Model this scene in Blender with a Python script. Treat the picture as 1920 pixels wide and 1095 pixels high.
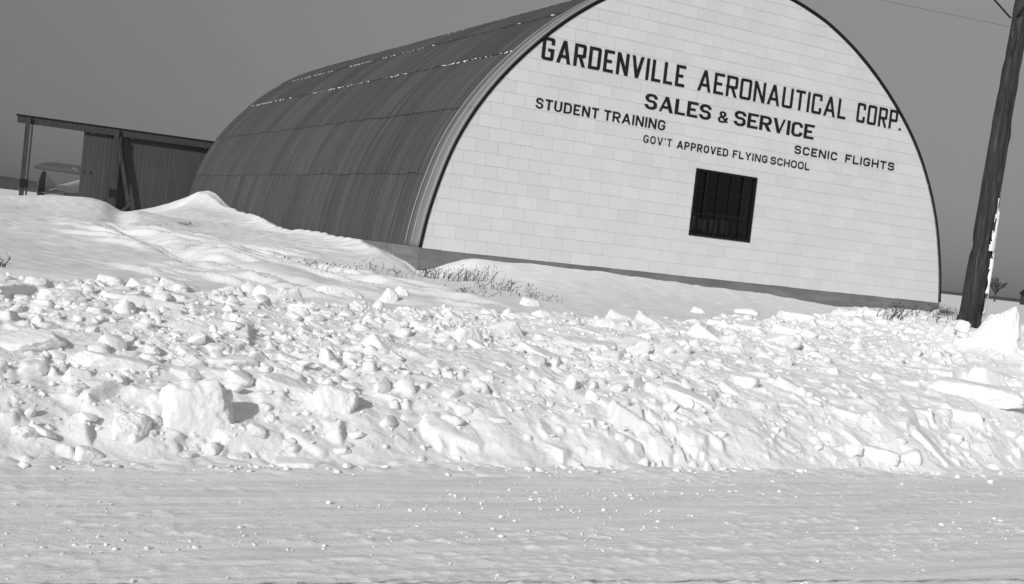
import bpy, bmesh, math, random
import numpy as np
from mathutils import Vector, Matrix
random.seed(7); rng = np.random.default_rng(11)
for o in list(bpy.data.objects): bpy.data.objects.remove(o)
SC = bpy.context.scene; COL = SC.collection

# ------------------------------------------------------------------ camera
R = np.array([[0.9938187645, -0.1110146987, 0.0],
              [0.0044424604, 0.0397695129, -0.9991990044],
              [0.1109257764, 0.9930227200, 0.0400168665]])
FPX = 2171.24; EYE = np.array([0, 0, 1.6])
cam = bpy.data.cameras.new('camera'); cam.sensor_width = 36; cam.lens = FPX/1920*36
cam.clip_start = .05; cam.clip_end = 20000
co = bpy.data.objects.new('camera', cam); COL.objects.link(co)
M = Matrix([list(R[0])+[0], list(R[1])+[0], list(R[2])+[0], [0, 0, 0, 1]])
M.translation = Vector(EYE); co.matrix_world = M
SC.camera = co
# ------------------------------------------------------------------ sky and sun
SUN_AZ, SUN_EL = math.radians(208), math.radians(24)
w = bpy.data.worlds.new('World'); SC.world = w; w.use_nodes = True
nt = w.node_tree; bg = nt.nodes['Background']
sky = nt.nodes.new('ShaderNodeTexSky'); sky.sky_type = 'NISHITA'; sky.sun_disc = False
sky.sun_elevation = SUN_EL; sky.sun_rotation = SUN_AZ; sky.air_density = .9; sky.dust_density = .2; sky.ozone_density = 1.5
bw = nt.nodes.new('ShaderNodeRGBToBW'); nt.links.new(sky.outputs[0], bw.inputs[0])
# red-filtered film: the clear winter sky stays even and dark down to the horizon
tcw = nt.nodes.new('ShaderNodeTexCoord'); sxw = nt.nodes.new('ShaderNodeSeparateXYZ'); nt.links.new(tcw.outputs['Generated'], sxw.inputs[0])
rw_ = nt.nodes.new('ShaderNodeValToRGB'); nt.links.new(sxw.outputs[2], rw_.inputs[0]); e_ = rw_.color_ramp.elements
while len(e_) < 6: e_.new(.5)
for i_, (p_, c_) in enumerate([(0, .115), (.04, .168), (.12, .275), (.22, .43), (.36, .85), (.5, 1.45)]): e_[i_].position = p_; e_[i_].color = (c_, c_, c_, 1)
mw_ = nt.nodes.new('ShaderNodeMath'); mw_.operation = 'MULTIPLY'; nt.links.new(bw.outputs[0], mw_.inputs[0]); nt.links.new(rw_.outputs[0], mw_.inputs[1])
nt.links.new(mw_.outputs[0], bg.inputs[0]); bg.inputs[1].default_value = .14
sl = bpy.data.lights.new('sun', 'SUN'); sl.energy = 2.9; sl.angle = math.radians(.55); sl.color = (1, 1, 1)
so = bpy.data.objects.new('sun', sl); COL.objects.link(so)
sd = Vector((math.sin(SUN_AZ)*math.cos(SUN_EL), math.cos(SUN_AZ)*math.cos(SUN_EL), math.sin(SUN_EL)))
so.rotation_euler = sd.to_track_quat('Z', 'Y').to_euler(); so.location = sd*60
SC.view_settings.view_transform = 'Standard'; SC.view_settings.look = 'None'
SC.view_settings.exposure = 0; SC.view_settings.gamma = 1
SC.render.resolution_x = 1024; SC.render.resolution_y = 584
SC.render.engine = 'CYCLES'; SC.cycles.max_bounces = 8; SC.cycles.diffuse_bounces = 7

# ------------------------------------------------------------------ hangar frame: s along the gable, l away behind it
D1 = np.array([0.88474076, 0.46608346]); D2 = np.array([-0.46608346, 0.88474076])
B = np.array([-2.14867819, 25.7103711]); ANG = math.atan2(D1[1], D1[0])
cs, cl = float(-B@D1), float(-B@D2)                 # where the camera stands in that frame
def tow(s, l): p = B+D1*s+D2*l; return float(p[0]), float(p[1])
def ray(u, v):
    r = R@np.array([u-960, -(v-547.5), -FPX]); return np.array([r[:2]@D1, r[:2]@D2, r[2]])
def at(u, v, l):                                     # photo direction meets the plane at depth l
    r = ray(u, v); t = (l-cl)/r[1]; return cs+t*r[0], l, 1.6+t*r[2]

# ------------------------------------------------------------------ materials (all neutral: a black and white photograph)
def mat(name, base, rough=.7, fn=None, spec=.3, metal=0.):
    m = bpy.data.materials.new(name); m.use_nodes = True; t = m.node_tree; p = t.nodes['Principled BSDF']
    p.inputs['Base Color'].default_value = (base, base, base, 1); p.inputs['Roughness'].default_value = rough
    p.inputs['Specular IOR Level'].default_value = spec; p.inputs['Metallic'].default_value = metal
    if fn: fn(t, p)
    return m
def N(t, k, **kw):
    n = t.nodes.new(k)
    for a, b in kw.items(): setattr(n, a, b)
    return n
def coords(t, scale, rot=(0, 0, 0)):
    tc = N(t, 'ShaderNodeTexCoord'); mp = N(t, 'ShaderNodeMapping'); mp.inputs['Scale'].default_value = scale; mp.inputs['Rotation'].default_value = rot
    t.links.new(tc.outputs['Object'], mp.inputs[0]); return mp.outputs[0]
def noise(t, vec, scale, detail=5, rough=.55):
    n = N(t, 'ShaderNodeTexNoise'); n.inputs['Scale'].default_value = scale; n.inputs['Detail'].default_value = detail
    n.inputs['Roughness'].default_value = rough; t.links.new(vec, n.inputs['Vector']); return n.outputs['Fac']
def ramp(t, fac, stops):
    r = N(t, 'ShaderNodeValToRGB'); e = r.color_ramp.elements
    while len(e) < len(stops): e.new(.5)
    for i, (p, c) in enumerate(stops): e[i].position = p; e[i].color = (c, c, c, 1)
    t.links.new(fac, r.inputs[0]); return r.outputs[0]
def mul(t, a, b, op='MULTIPLY'):
    n = N(t, 'ShaderNodeMath', operation=op)
    for i, x in enumerate((a, b)):
        if isinstance(x, (int, float)): n.inputs[i].default_value = x
        else: t.links.new(x, n.inputs[i])
    return n.outputs[0]
def bump(t, p, h, strength, dist):
    b = N(t, 'ShaderNodeBump'); b.inputs['Strength'].default_value = strength; b.inputs['Distance'].default_value = dist
    t.links.new(h, b.inputs['Height']); t.links.new(b.outputs[0], p.inputs['Normal']); return b
def basec(t, p, c): t.links.new(c, p.inputs['Base Color'])

def f_snow(t, p):
    v = coords(t, (1, 1, 1)); a = noise(t, v, 26, 8, .65); b = noise(t, v, 5, 4)
    bump(t, p, mul(t, a, mul(t, b, .8), 'ADD'), .55, .022)
    basec(t, p, ramp(t, b, [(.3, .80), (.7, .88)]))
SNOW = mat('snow', .9, .7, f_snow, .15); _p = SNOW.node_tree.nodes['Principled BSDF']
_p.inputs['Subsurface Weight'].default_value = .6; _p.inputs['Subsurface Radius'].default_value = (1, 1, 1); _p.inputs['Subsurface Scale'].default_value = .018
def f_gsnow(t, p):
    v = coords(t, (1, 1, 1)); a = noise(t, v, 45, 6, .6); b = noise(t, coords(t, (.35, 2.2, 1), (0, 0, .75)), 3, 5)
    bn = bump(t, p, mul(t, mul(t, a, .35), b, 'ADD'), .45, .03)
    ln = N(t, 'ShaderNodeVectorMath', operation='LENGTH'); t.links.new(v, ln.inputs[0]); mr = N(t, 'ShaderNodeMapRange')
    mr.inputs[1].default_value = 25; mr.inputs[2].default_value = 60; mr.inputs[3].default_value = .45; mr.inputs[4].default_value = 0
    t.links.new(ln.outputs['Value'], mr.inputs[0]); t.links.new(mr.outputs[0], bn.inputs['Strength'])
    basec(t, p, ramp(t, b, [(.3, .78), (.7, .85)]))
GSNOW = mat('field_snow', .8, .65, f_gsnow, .25)
def f_road(t, p):
    v = coords(t, (.20, 3.6, 1)); a = noise(t, v, 3.4, 8, .66)
    v2 = coords(t, (1, 1, 1)); c = noise(t, v2, 30, 6, .7)
    d = noise(t, coords(t, (.5, 4, 1)), 2.3, 4)
    e = noise(t, coords(t, (5, 14, 1)), 2.2, 6, .7); bump(t, p, mul(t, mul(t, c, mul(t, e, 1.5), 'ADD'), mul(t, a, .8), 'ADD'), .5, .012)
    base = ramp(t, mul(t, a, mul(t, mul(t, d, .5, 'SUBTRACT'), .6), 'ADD'), [(.30, .70), (.46, .79), (.60, .88)])
    fl = ramp(t, noise(t, coords(t, (7, 17, 1)), 2.4, 5, .65), [(.50, 0), (.57, 1)]); pm = ramp(t, noise(t, coords(t, (.35, 2.4, 1)), 1.3, 4), [(.42, 0), (.58, 1)])
    m0 = N(t, 'ShaderNodeMix', data_type='RGBA'); t.links.new(mul(t, fl, mul(t, pm, .75), 'MULTIPLY'), m0.inputs[0]); t.links.new(base, m0.inputs[6]); m0.inputs[7].default_value = (.95, .95, .95, 1); base = m0.outputs[2]
    # bare asphalt worn through in the wheel track near the camera
    sx = N(t, 'ShaderNodeSeparateXYZ'); t.links.new(v2, sx.inputs[0])
    band = N(t, 'ShaderNodeMapRange'); t.links.new(sx.outputs[1], band.inputs[0])
    at_ = N(t, 'ShaderNodeAttribute', attribute_name='bare')
    fine = noise(t, coords(t, (1.2, 9, 1)), 5, 8, .7)
    msk = ramp(t, mul(t, fine, at_.outputs['Fac'], 'ADD'), [(1.12, 0), (1.0, 0)])
    mm = N(t, 'ShaderNodeMapRange'); mm.inputs[1].default_value = 1.02; mm.inputs[2].default_value = 1.22
    t.links.new(mul(t, fine, at_.outputs['Fac'], 'ADD'), mm.inputs[0])
    mx = N(t, 'ShaderNodeMix', data_type='RGBA'); t.links.new(mm.outputs[0], mx.inputs[0]); t.links.new(base, mx.inputs[6]); mx.inputs[7].default_value = (.09, .09, .09, 1)
    basec(t, p, mx.outputs[2])
ROAD = mat('packed_road_snow', .7, .6, f_road, .3)
def f_shingle(t, p):
    g = N(t, 'ShaderNodeNewGeometry'); v = coords(t, (1, 1, 1))
    a = noise(t, v, 1.1, 4); b = noise(t, coords(t, (9, 1, 1.2)), 4, 6, .7); c = noise(t, v, 60, 4)
    x = mul(t, mul(t, g.outputs['Random Per Island'], .045), mul(t, a, .10), 'ADD'); x = mul(t, x, mul(t, b, .13), 'ADD')
    x = mul(t, x, mul(t, c, .05), 'ADD')
    basec(t, p, mul(t, x, .51, 'ADD')); bump(t, p, c, .2, .004)
SHING = mat('white_shingle', .6, .8, f_shingle, .2)
def f_roof(t, p):
    g = N(t, 'ShaderNodeNewGeometry')
    a = noise(t, coords(t, (.05, 1, .05)), 5.5, 6, .75); b = noise(t, coords(t, (.35, .8, .35)), 2.0, 5, .7); c = noise(t, coords(t, (.12, 1, .12)), 1.1, 3)
    d = ramp(t, a, [(.42, 0), (.56, .008), (.68, .034)])
    x = mul(t, d, mul(t, b, .02), 'ADD'); x = mul(t, x, mul(t, ramp(t, c, [(.4, 0), (.7, .008)]), 1), 'ADD')
    x = mul(t, x, mul(t, g.outputs['Random Per Island'], .018), 'ADD')
    basec(t, p, mul(t, x, .046, 'ADD'))
ROOF = mat('weathered_sheet_metal', .08, .7, f_roof, .12)
RIB = mat('bare_rib_metal', .16, .5, None, .5)
def f_flash(t, p):
    b = noise(t, coords(t, (.3, 3, .3)), 3, 6, .7); basec(t, p, ramp(t, b, [(.3, .15), (.7, .22)]))
FLASH = mat('galvanised_flashing', .14, .5, f_flash, .5)
FLR = mat('flashing_rib', .42, .5, None, .3)
BLACK = mat('black_trim_paint', .012, .6)
PAINT = mat('black_sign_paint', .012, .6, lambda t, p: basec(t, p, ramp(t, noise(t, coords(t, (1, 1, 1)), 9, 7, .7), [(.35, .008), (.6, .016), (.78, .07)])))
def f_conc(t, p):
    a = noise(t, coords(t, (.5, .5, 3)), 1.6, 7, .65); b = noise(t, coords(t, (1, 1, 1)), 22, 6)
    basec(t, p, mul(t, ramp(t, a, [(.3, .10), (.5, .15), (.75, .22)]), mul(t, b, .06), 'ADD')); bump(t, p, b, .5, .01)
CONC = mat('board_marked_concrete', .15, .9, f_conc)
def f_wood(t, p):
    a = noise(t, coords(t, (22, 22, .9)), 1.2, 8, .7); b = noise(t, coords(t, (1.3, 1.3, .5)), 1.6, 4)
    c = ramp(t, a, [(.3, .004), (.55, .035), (.72, .13)]); basec(t, p, mul(t, c, mul(t, b, .02), 'ADD')); bump(t, p, a, .9, .02)
POLE = mat('creosoted_pole_wood', .03, .85, f_wood, .2)
def f_tim(t, p):
    a = noise(t, coords(t, (12, 12, 1)), 1.5, 6); basec(t, p, ramp(t, a, [(.3, .035), (.7, .075)]))
TIMBER = mat('weathered_timber', .05, .85, f_tim, .2)
def f_door(t, p):
    a = noise(t, coords(t, (5, 5, .15)), 2, 6, .7); b = noise(t, coords(t, (1, 1, 1)), 1.2, 4)
    basec(t, p, mul(t, ramp(t, a, [(.3, .042), (.7, .068)]), mul(t, b, .022), 'ADD'))
DOOR = mat('grey_painted_door', .07, .75, f_door)
def f_glass(t, p):
    tr_ = N(t, 'ShaderNodeBsdfTransparent'); tr_.inputs[0].default_value = (.7, .7, .7, 1); gl_ = N(t, 'ShaderNodeBsdfGlossy'); gl_.inputs['Roughness'].default_value = .03
    fr_ = N(t, 'ShaderNodeFresnel'); fr_.inputs[0].default_value = 1.5; mx = N(t, 'ShaderNodeMixShader'); t.links.new(fr_.outputs[0], mx.inputs[0]); t.links.new(tr_.outputs[0], mx.inputs[1]); t.links.new(gl_.outputs[0], mx.inputs[2])
    t.links.new(mx.outputs[0], t.nodes['Material Output'].inputs[0])
GLASS = mat('window_glass', .02, .06, f_glass, .5)
FRAME = mat('black_steel_frame', .008, .5)
INT = mat('interior_board', .55, .8); INTD = mat('interior_dark', .03, .9)
FABD = mat('dark_doped_fabric', .07, .45); FABL = mat('light_doped_fabric', .36, .45)
RUB = mat('rubber', .02, .8); METAL = mat('plain_metal', .2, .4, None, .5)
WEED = mat('dry_weed_stalk', .05, .9); TREE = mat('bare_bark', .05, .9)
HILL = mat('far_wooded_hill', .045, 1.0, lambda t, p: basec(t, p, ramp(t, noise(t, coords(t, (.01, .01, .02)), 2, 5), [(.3, .09), (.7, .13)])), 0)
WIRE = mat('weathered_wire', .08, .6); PORC = mat('glazed_insulator', .1, .2, None, .6)

# ------------------------------------------------------------------ mesh helpers
def link(name, me, m=None, parent=None):
    o = bpy.data.objects.new(name, me); COL.objects.link(o)
    if m: me.materials.append(m)
    if parent: o.parent = parent
    return o
def npmesh(name, V, F, smooth=False):
    me = bpy.data.meshes.new(name); V = np.asarray(V, dtype=np.float32)
    if isinstance(F, np.ndarray):
        me.vertices.add(len(V)); me.vertices.foreach_set('co', V.ravel())
        me.loops.add(F.size); me.loops.foreach_set('vertex_index', F.astype(np.int32).ravel())
        me.polygons.add(len(F)); me.polygons.foreach_set('loop_start', np.arange(0, F.size, F.shape[1], dtype=np.int32))
        me.update(calc_edges=True); me.validate()
    else:
        me.from_pydata([tuple(map(float, v)) for v in V], [], F); me.update()
    if smooth: me.polygons.foreach_set('use_smooth', np.ones(len(me.polygons), dtype=bool))
    return me
def gridfaces(nx, ny):
    i, j = np.meshgrid(np.arange(nx-1), np.arange(ny-1), indexing='ij'); a = (i*ny+j).ravel()
    return np.stack([a, a+ny, a+ny+1, a+1], 1)
class MB:
    def __init__(s): s.V = []; s.F = []
    def add(s, V, F):
        k = len(s.V); s.V += [tuple(map(float, v)) for v in V]; s.F += [tuple(i+k for i in f) for f in F]; return s
    def box(s, x0, x1, y0, y1, z0, z1):
        return s.add([(x0, y0, z0), (x1, y0, z0), (x1, y1, z0), (x0, y1, z0), (x0, y0, z1), (x1, y0, z1), (x1, y1, z1), (x0, y1, z1)],
                     [(3, 2, 1, 0), (4, 5, 6, 7), (0, 1, 5, 4), (1, 2, 6, 5), (2, 3, 7, 6), (3, 0, 4, 7)])
    def bar(s, a, b, w, d, up=(0, 0, 1)):
        a, b = Vector(a), Vector(b); t = (b-a).normalized(); x = t.cross(Vector(up))
        x = x.normalized() if x.length > 1e-4 else Vector((1, 0, 0)); y = x.cross(t)
        V = [p+x*(i*w/2)+y*(j*d/2) for p in (a, b) for i, j in ((-1, -1), (1, -1), (1, 1), (-1, 1))]
        return s.add(V, [(3, 2, 1, 0), (4, 5, 6, 7), (0, 1, 5, 4), (1, 2, 6, 5), (2, 3, 7, 6), (3, 0, 4, 7)])
    def tube(s, pts, rad, n=6, cap=True):
        pts = [Vector(p) for p in pts]; rad = rad if isinstance(rad, (list, tuple)) else [rad]*len(pts); V = []; F = []
        ref = Vector((.13, .31, .94))
        for i, p in enumerate(pts):
            t = (pts[min(i+1, len(pts)-1)]-pts[max(i-1, 0)]).normalized()
            x = t.cross(ref); x = x.normalized() if x.length > .05 else t.cross(Vector((1, 0, 0))).normalized(); y = t.cross(x)
            V += [p+(x*math.cos(2*math.pi*k/n)+y*math.sin(2*math.pi*k/n))*rad[i] for k in range(n)]
        for i in range(len(pts)-1):
            for k in range(n): F.append((i*n+k, i*n+(k+1) % n, (i+1)*n+(k+1) % n, (i+1)*n+k))
        if cap: F += [tuple(range(n))[::-1], tuple(range((len(pts)-1)*n, len(pts)*n))]
        return s.add(V, F)
    def build(s, name, m, parent=None, smooth=False, bevel=0):
        me = bpy.data.meshes.new(name); me.from_pydata(s.V, [], s.F); me.update()
        bm = bmesh.new(); bm.from_mesh(me); bmesh.ops.recalc_face_normals(bm, faces=bm.faces)
        if bevel: bmesh.ops.bevel(bm, geom=bm.edges[:], offset=bevel, segments=1, affect='EDGES')
        bm.to_mesh(me); bm.free()
        if smooth: me.polygons.foreach_set('use_smooth', np.ones(len(me.polygons), dtype=bool))
        return link(name, me, m, parent)
def tag(o, label=None, cat=None, group=None, kind=None):
    for k, v in (('label', label), ('category', cat), ('group', group), ('kind', kind)):
        if v: o[k] = v
    return o
def empty(name, s, l, z, label, cat, rz=ANG, group=None):
    o = bpy.data.objects.new(name, None); COL.objects.link(o); x, y = tow(s, l); o.location = (x, y, z); o.rotation_euler = (0, 0, rz)
    o.empty_display_size = .3
    return tag(o, label, cat, group)
def inframe(o, z=0): o.location = (B[0], B[1], z); o.rotation_euler = (0, 0, ANG); return o

# ------------------------------------------------------------------ numpy noise
def vnoise(x, y, seed=0):
    xi = np.floor(x).astype(np.int64); yi = np.floor(y).astype(np.int64); fx = x-xi; fy = y-yi
    def h(a, b):
        n = (a*374761393+b*668265263+seed*1442695041) & 0xffffffff; n = ((n ^ (n >> 13))*1274126177) & 0xffffffff
        return ((n ^ (n >> 16)) & 0xffff)/65535.*2-1
    u = fx*fx*fx*(fx*(fx*6-15)+10); v = fy*fy*fy*(fy*(fy*6-15)+10)
    return (h(xi, yi)*(1-u)+h(xi+1, yi)*u)*(1-v)+(h(xi, yi+1)*(1-u)+h(xi+1, yi+1)*u)*v
def fbm(x, y, o=4, seed=0, g=.5):
    r = 0; a = 1
    for k in range(o): r = r+a*vnoise(x*2**k+17.3*k, y*2**k-9.1*k, seed+k); a *= g
    return r
def sst(a, b, x): t = np.clip((x-a)/(b-a), 0, 1); return t*t*(3-2*t)

# ------------------------------------------------------------------ terrain
CP = [at(*p) for p in [
  # mound crest on the left, then the dip at the doors
  (-60, 366, 12), (0, 367, 12), (60, 368, 12), (100, 371, 12), (140, 373, 12), (165, 377, 12), (185, 389, 12.3), (198, 405, 12.8), (215, 409, 14), (240, 408, 17), (265, 405, 19),
  (300, 399, 20.5), (325, 391, 21), (343, 379, 21.2), (355, 367, 21.3),
  # drift crest against the side wall
  (366, 361, 21.3), (378, 364, 20.2), (400, 377, 18.4), (430, 392, 15.8), (470, 402, 13), (495, 417, 11.3), (560, 430, 7.7), (610, 438, 5.6), (660, 447, 3.2), (700, 469, 1.7), (740, 491, .4), (765, 499, -.5), (776, 516, -.5),
  # drift against the gable
  (800, 516, -.35), (840, 502, -.35), (885, 489, -.5), (930, 490, -.3), (1000, 495, -.25), (1140, 513, -.2), (1280, 531, -.2), (1450, 554, -.2), (1560, 575, -.2), (1640, 580, -.25), (1710, 580, -.5), (1755, 586, -.3)]]
CP += [(-8.2, 3, 1.08), (-8.9, -6, .86), (-9.2, -11, .76), (-7.2, -2, .84), (-6.3, 5, 1.0), (-3.2, 22.5, 1.02), (-5.2, 8.2, .93), (-6.1, 0, .84),
  (-6.2, -4.5, .77), (-5.9, -6.5, .71), (-5.4, -8.3, .68), (-5.2, 1.2, .94), (-5.5, -3.9, .84), (-5.2, -6.4, .76), (-3.8, 6, .98), (-2.6, 13, 1.2), (-3.6, -1, .86), (-3.0, -4, .78), (-1.0, -1.8, .74),
  (-3.2, 8, 1.05), (-1.8, 9, 1.22), (-2.0, 4, 1.05), (-1.6, 1, .9), (-4, -8, .68), (-1.6, -7.5, .74), (1.5, -4, .88), (4.2, -3, .96), (8, -3.4, .92), (11, -3.4, .9), (14, -2.5, .95), (2.5, -8, .8), (6.5, -7, .85), (10, -7, .9),
  (20, -2, .98), (20, 5, 1.0), (20, -10, .9), (5, 10, .9), (10, 10, .9), (3, 3, .9), (10, 4, .9), (4, 18, .95), (12, 20, .95), (-6, 25, 1.08), (-2, 27, 1.0), (-12, 25, 1.1), (-13, 12, 1.35), (-14, 0, 1.0),
  (-13, -8, .8), (3, 28, 1.0), (18, 25, 1.0), (-10, -13, .7), (-4, -13, .72), (2, -13, .85), (8, -12, .9), (14, -13, .9), (-14, -17, .6), (20, -17, .8), (3, -17, .7), (-5, -17, .6)]
CP = np.array(CP); PS = CP[:, :2]
def tpsk(r2): return np.where(r2 > 1e-9, r2*np.log(np.maximum(r2, 1e-9)), 0)
n_ = len(CP); K = tpsk(((PS[:, None]-PS[None])**2).sum(-1))+np.eye(n_)*.0008; P_ = np.hstack([np.ones((n_, 1)), PS])
A_ = np.block([[K, P_], [P_.T, np.zeros((3, 3))]]); W_ = np.linalg.solve(A_, np.concatenate([CP[:, 2], np.zeros(3)]))
def base_h(s, l):
    s = np.asarray(s, float); l = np.asarray(l, float); sh = s.shape; s = s.ravel(); l = l.ravel()
    sc = np.clip(s, -14, 20); lc = np.clip(l, -17, 28); z = W_[n_]+W_[n_+1]*sc+W_[n_+2]*lc
    for i in range(n_): z = z+W_[i]*tpsk((sc-PS[i, 0])**2+(lc-PS[i, 1])**2)
    d = np.hypot(s-sc, l-lc); z = z*(1-sst(0, 14, d))+1.0*sst(0, 14, d)
    return z.reshape(sh)
TRO = [(-4.0, 16.), (-4.7, 11.), (-5.3, 7.2), (-6.0, 0.), (-6.15, -4.5), (-5.8, -6.8), (-5.2, -8.6), (-4.2, -10.2)]
def ridge_h(s, l):
    # a scoured trough at the foot of the left mound and the lit lip beyond it
    q = np.array(TRO)[::-1]; x = s-np.interp(l, q[:, 1], q[:, 0])+.12*fbm(l*.5, l*0, 2, 44)
    env = sst(-11, -8, l)*(1-sst(11, 17, l))
    return env*(.13*sst(0, .55, x)*(1-sst(.6, 2.6, x))+.10*sst(0, -.5, x)*(1-sst(-.6, -2.4, x))-.03*np.exp(-(x/.35)**2))
def field_detail(s, l):
    # wind-carved streaks that run down the left mound, and soft lumps
    a, b = .80*s-.6*l, .6*s+.80*l
    m = sst(-8.7, -6, s)*(1-sst(-3.2, -1.2, s))*(1-sst(0, 6, l))*sst(-12, -9, l)
    z = .022*fbm(a*1.3, b*.25, 4, 3)
    st = np.maximum(fbm((.93*s+.37*l)*1.0, (-.37*s+.93*l)*.8, 3, 12), 0)
    ang = (s*.45-l*.89)
    st = fbm(s*2.6+l*1.2, ang*.5, 4, 21)
    z = z+m*.11*np.maximum(st, -.1)
    z = z+.012*fbm(s*4, l*4, 3, 9)
    cw = sst(.2, 2.5, l)*(1-sst(20.5, 22.5, l)); d_ = s+.32+.10*fbm(l*.8, l*0, 2, 66)
    z = z+cw*.30*(np.exp(-np.abs(d_)/.55)-np.exp(-(d_/1.1)**2))
    # ripples on the drift by the wall
    dr = sst(-2.2, -1.0, s)*(1-sst(-.4, 0, s))*sst(1, 3, l)*(1-sst(12, 14, l))
    z = z+dr*.02*np.sin((l+.7*s)*9+2*vnoise(s*2, l*1.1, 5))
    return z
CR = np.array([(-30, .78), (-9.2, .72), (-6, .70), (-4.2, .74), (-1, .84), (1, .98), (2.2, 1.22), (5, 1.16), (8, 1.06), (20, .95)])
def bank_h(s, l):
    c = np.interp(s, CR[:, 0], CR[:, 1])
    x = l+.16*fbm(s*.9, s*0+3.3, 3, 31)
    f = np.interp(x, [-16.55, -16.35, -16.1, -15.75, -15.35, -14.7, -13.7, -12.7, -12.0, -11.2, -10.2], [-.06, .08, .26, .46, .60, .74, .87, .97, 1.0, .95, .86])
    return f*c+.17*np.exp(-((s-2.1)/.9)**2-((l+13.6)/.9)**2)
# one sheet of ground out to the horizon
def graded(a, b, step, far, g=1.13):
    x = list(np.arange(a, b+1e-6, step)); d = step
    lo, hi = [], []; v = a
    while v > -far: d *= g; v -= d; lo.append(v)
    d = step; v = x[-1]
    while v < far: d *= g; v += d; hi.append(v)
    return np.array(lo[::-1]+x+hi)
gs = graded(-11.5, 18, .055, 6000)
gl = np.arange(-14.5, 24, .055); v_ = gl[-1]; d_ = .055; ex = []
while v_ < 8000: d_ *= 1.12; v_ += d_; ex.append(v_)
gl = np.concatenate([gl, ex]); S, L = np.meshgrid(gs, gl, indexing='ij')
Z = base_h(S, L)+(ridge_h(S, L)+field_detail(S, L))*(1-sst(15, 40, np.hypot(S, L)))
inb = (1-sst(-11.9, -10.6, L)); Z = Z-inb*.35-.5*(1-sst(-14.3, -13, L))
Z = np.where((S > .15) & (S < 16.1) & (L > .12) & (L < 24.8), np.minimum(Z, .9), Z)
o = inframe(link('snow_field', npmesh('snow_field', np.stack([S, L, Z], -1).reshape(-1, 3), gridfaces(len(gs), len(gl)), True), GSNOW)); tag(o, kind='structure')

# ------------------------------------------------------------------ rubble bank: overlapping tilted slabs pressed into one heap
STEP = .015
bs = np.arange(-11.2, 7.6, STEP); bl = np.arange(-16.75, -10.35, STEP*.95)
S, L = np.meshgrid(bs, bl, indexing='ij'); Z = bank_h(S, L)
Z += .05*fbm(S*1.1, L*1.3, 4, 40)
def stamp(n, rmin, rmax, lift, tilt, l0, l1, slope=2.2, pw=2.5, flat=1.0):
    for _ in range(n):
        r = rmin*(rmax/rmin)**(rng.random()**pw); s0 = rng.uniform(bs[0], bs[-1]); q0 = rng.uniform(l0, l1)
        R_ = r*1.9; i0, i1 = np.searchsorted(bs, [s0-R_, s0+R_]); j0, j1 = np.searchsorted(bl, [q0-R_, q0+R_])
        if i1-i0 < 3 or j1-j0 < 3: continue
        x = S[i0:i1, j0:j1]-s0; y = L[i0:i1, j0:j1]-q0; k = rng.integers(4, 7); a0 = rng.random()*6.3; d = None
        for q in range(k):
            a = a0+q*2*math.pi/k+rng.uniform(-.25, .25); e = (x*math.cos(a)+y*math.sin(a))-r*rng.uniform(.55, 1.25)
            d = e if d is None else np.maximum(d, e)
        zc = float(bank_h(np.array([s0]), np.array([q0]))[0]); gx, gy = rng.normal(0, tilt, 2); gy += .25*tilt
        gr = float((bank_h(np.array([s0]), np.array([q0+.05]))-bank_h(np.array([s0]), np.array([q0-.05])))[0])/.1
        top = zc+rng.uniform(.1, 1)*lift*r+gx*x+(gy+gr*.8)*y*flat
        h = np.minimum(top, top-d*slope-.0)
        z = Z[i0:i1, j0:j1]; Z[i0:i1, j0:j1] = np.where(d < r*.4, np.maximum(z, h), z)
stamp(230, .16, .42, .16, .13, -16.0, -10.9, slope=3.2)
stamp(1500, .06, .22, .30, .20, -16.25, -10.7, slope=2.6)
stamp(5600, .025, .10, .50, .28, -16.35, -10.6, slope=2.6)
stamp(9000, .012, .04, .8, .5, -16.5, -10.6, slope=2.4)
def blur(a):
    a = a.copy(); a[1:-1] = .25*a[:-2]+.5*a[1:-1]+.25*a[2:]; a[:, 1:-1] = .25*a[:, :-2]+.5*a[:, 1:-1]+.25*a[:, 2:]; return a
Wd = Z.copy()
for _ in range(60): Wd = blur(Wd)
fill = sst(-.3, .5, fbm(S*.9, L*1.4, 3, 72))         # drifted powder levels out some of the hollows
Z = Z+(np.maximum(Z, Wd-.004)-Z)*(.22+.72*fill*sst(-.5, .3, fbm(S*2.1, L*3, 2, 73))); Z = .7*Z+.3*blur(Z); Z += .007*fbm(S*12, L*12, 4, 60)+.012*fbm((S+.6*L)*3, (L-.6*S)*1.2, 3, 70)
edge = np.minimum(np.minimum(S-bs[0], bs[-1]-S)/.4, 1)
Z -= .45*sst(-11.1, -10.45, L+.35*fbm(S*1.2, L*1.2, 3, 77)); Z[:, 0] = -.1

BZ = Z; BS = bs; BL = bl
o = inframe(link('snow_bank', npmesh('snow_bank', np.stack([S, L, Z], -1).reshape(-1, 3), gridfaces(len(bs), len(bl)), True), SNOW)); tag(o, kind='structure')
for (a, b) in ((-60, -11.2), (7.6, 70)):            # the same bank carries on along the road
    xs = np.arange(a, b+.01, .12); ys = np.arange(-16.75, -10.3, .08); S2, L2 = np.meshgrid(xs, ys, indexing='ij')
    Z2 = bank_h(S2, L2)+.06*fbm(S2*1.1, L2*1.3, 4, 40)+.05*fbm(S2*4, L2*4, 3, 41)-.45*sst(-11.1, -10.45, L2); Z2[:, 0] = -.1
    o = inframe(link('snow_bank', npmesh('snow_bank_far', np.stack([S2, L2, Z2], -1).reshape(-1, 3), gridfaces(len(xs), len(ys)), True), SNOW)); tag(o, kind='structure')
def bank_z(s, l):
    i = int(np.clip((s-BS[0])/STEP, 0, len(BS)-1)); j = int(np.clip((l-BL[0])/(STEP*.95), 0, len(BL)-1)); return float(BZ[i, j])
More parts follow.
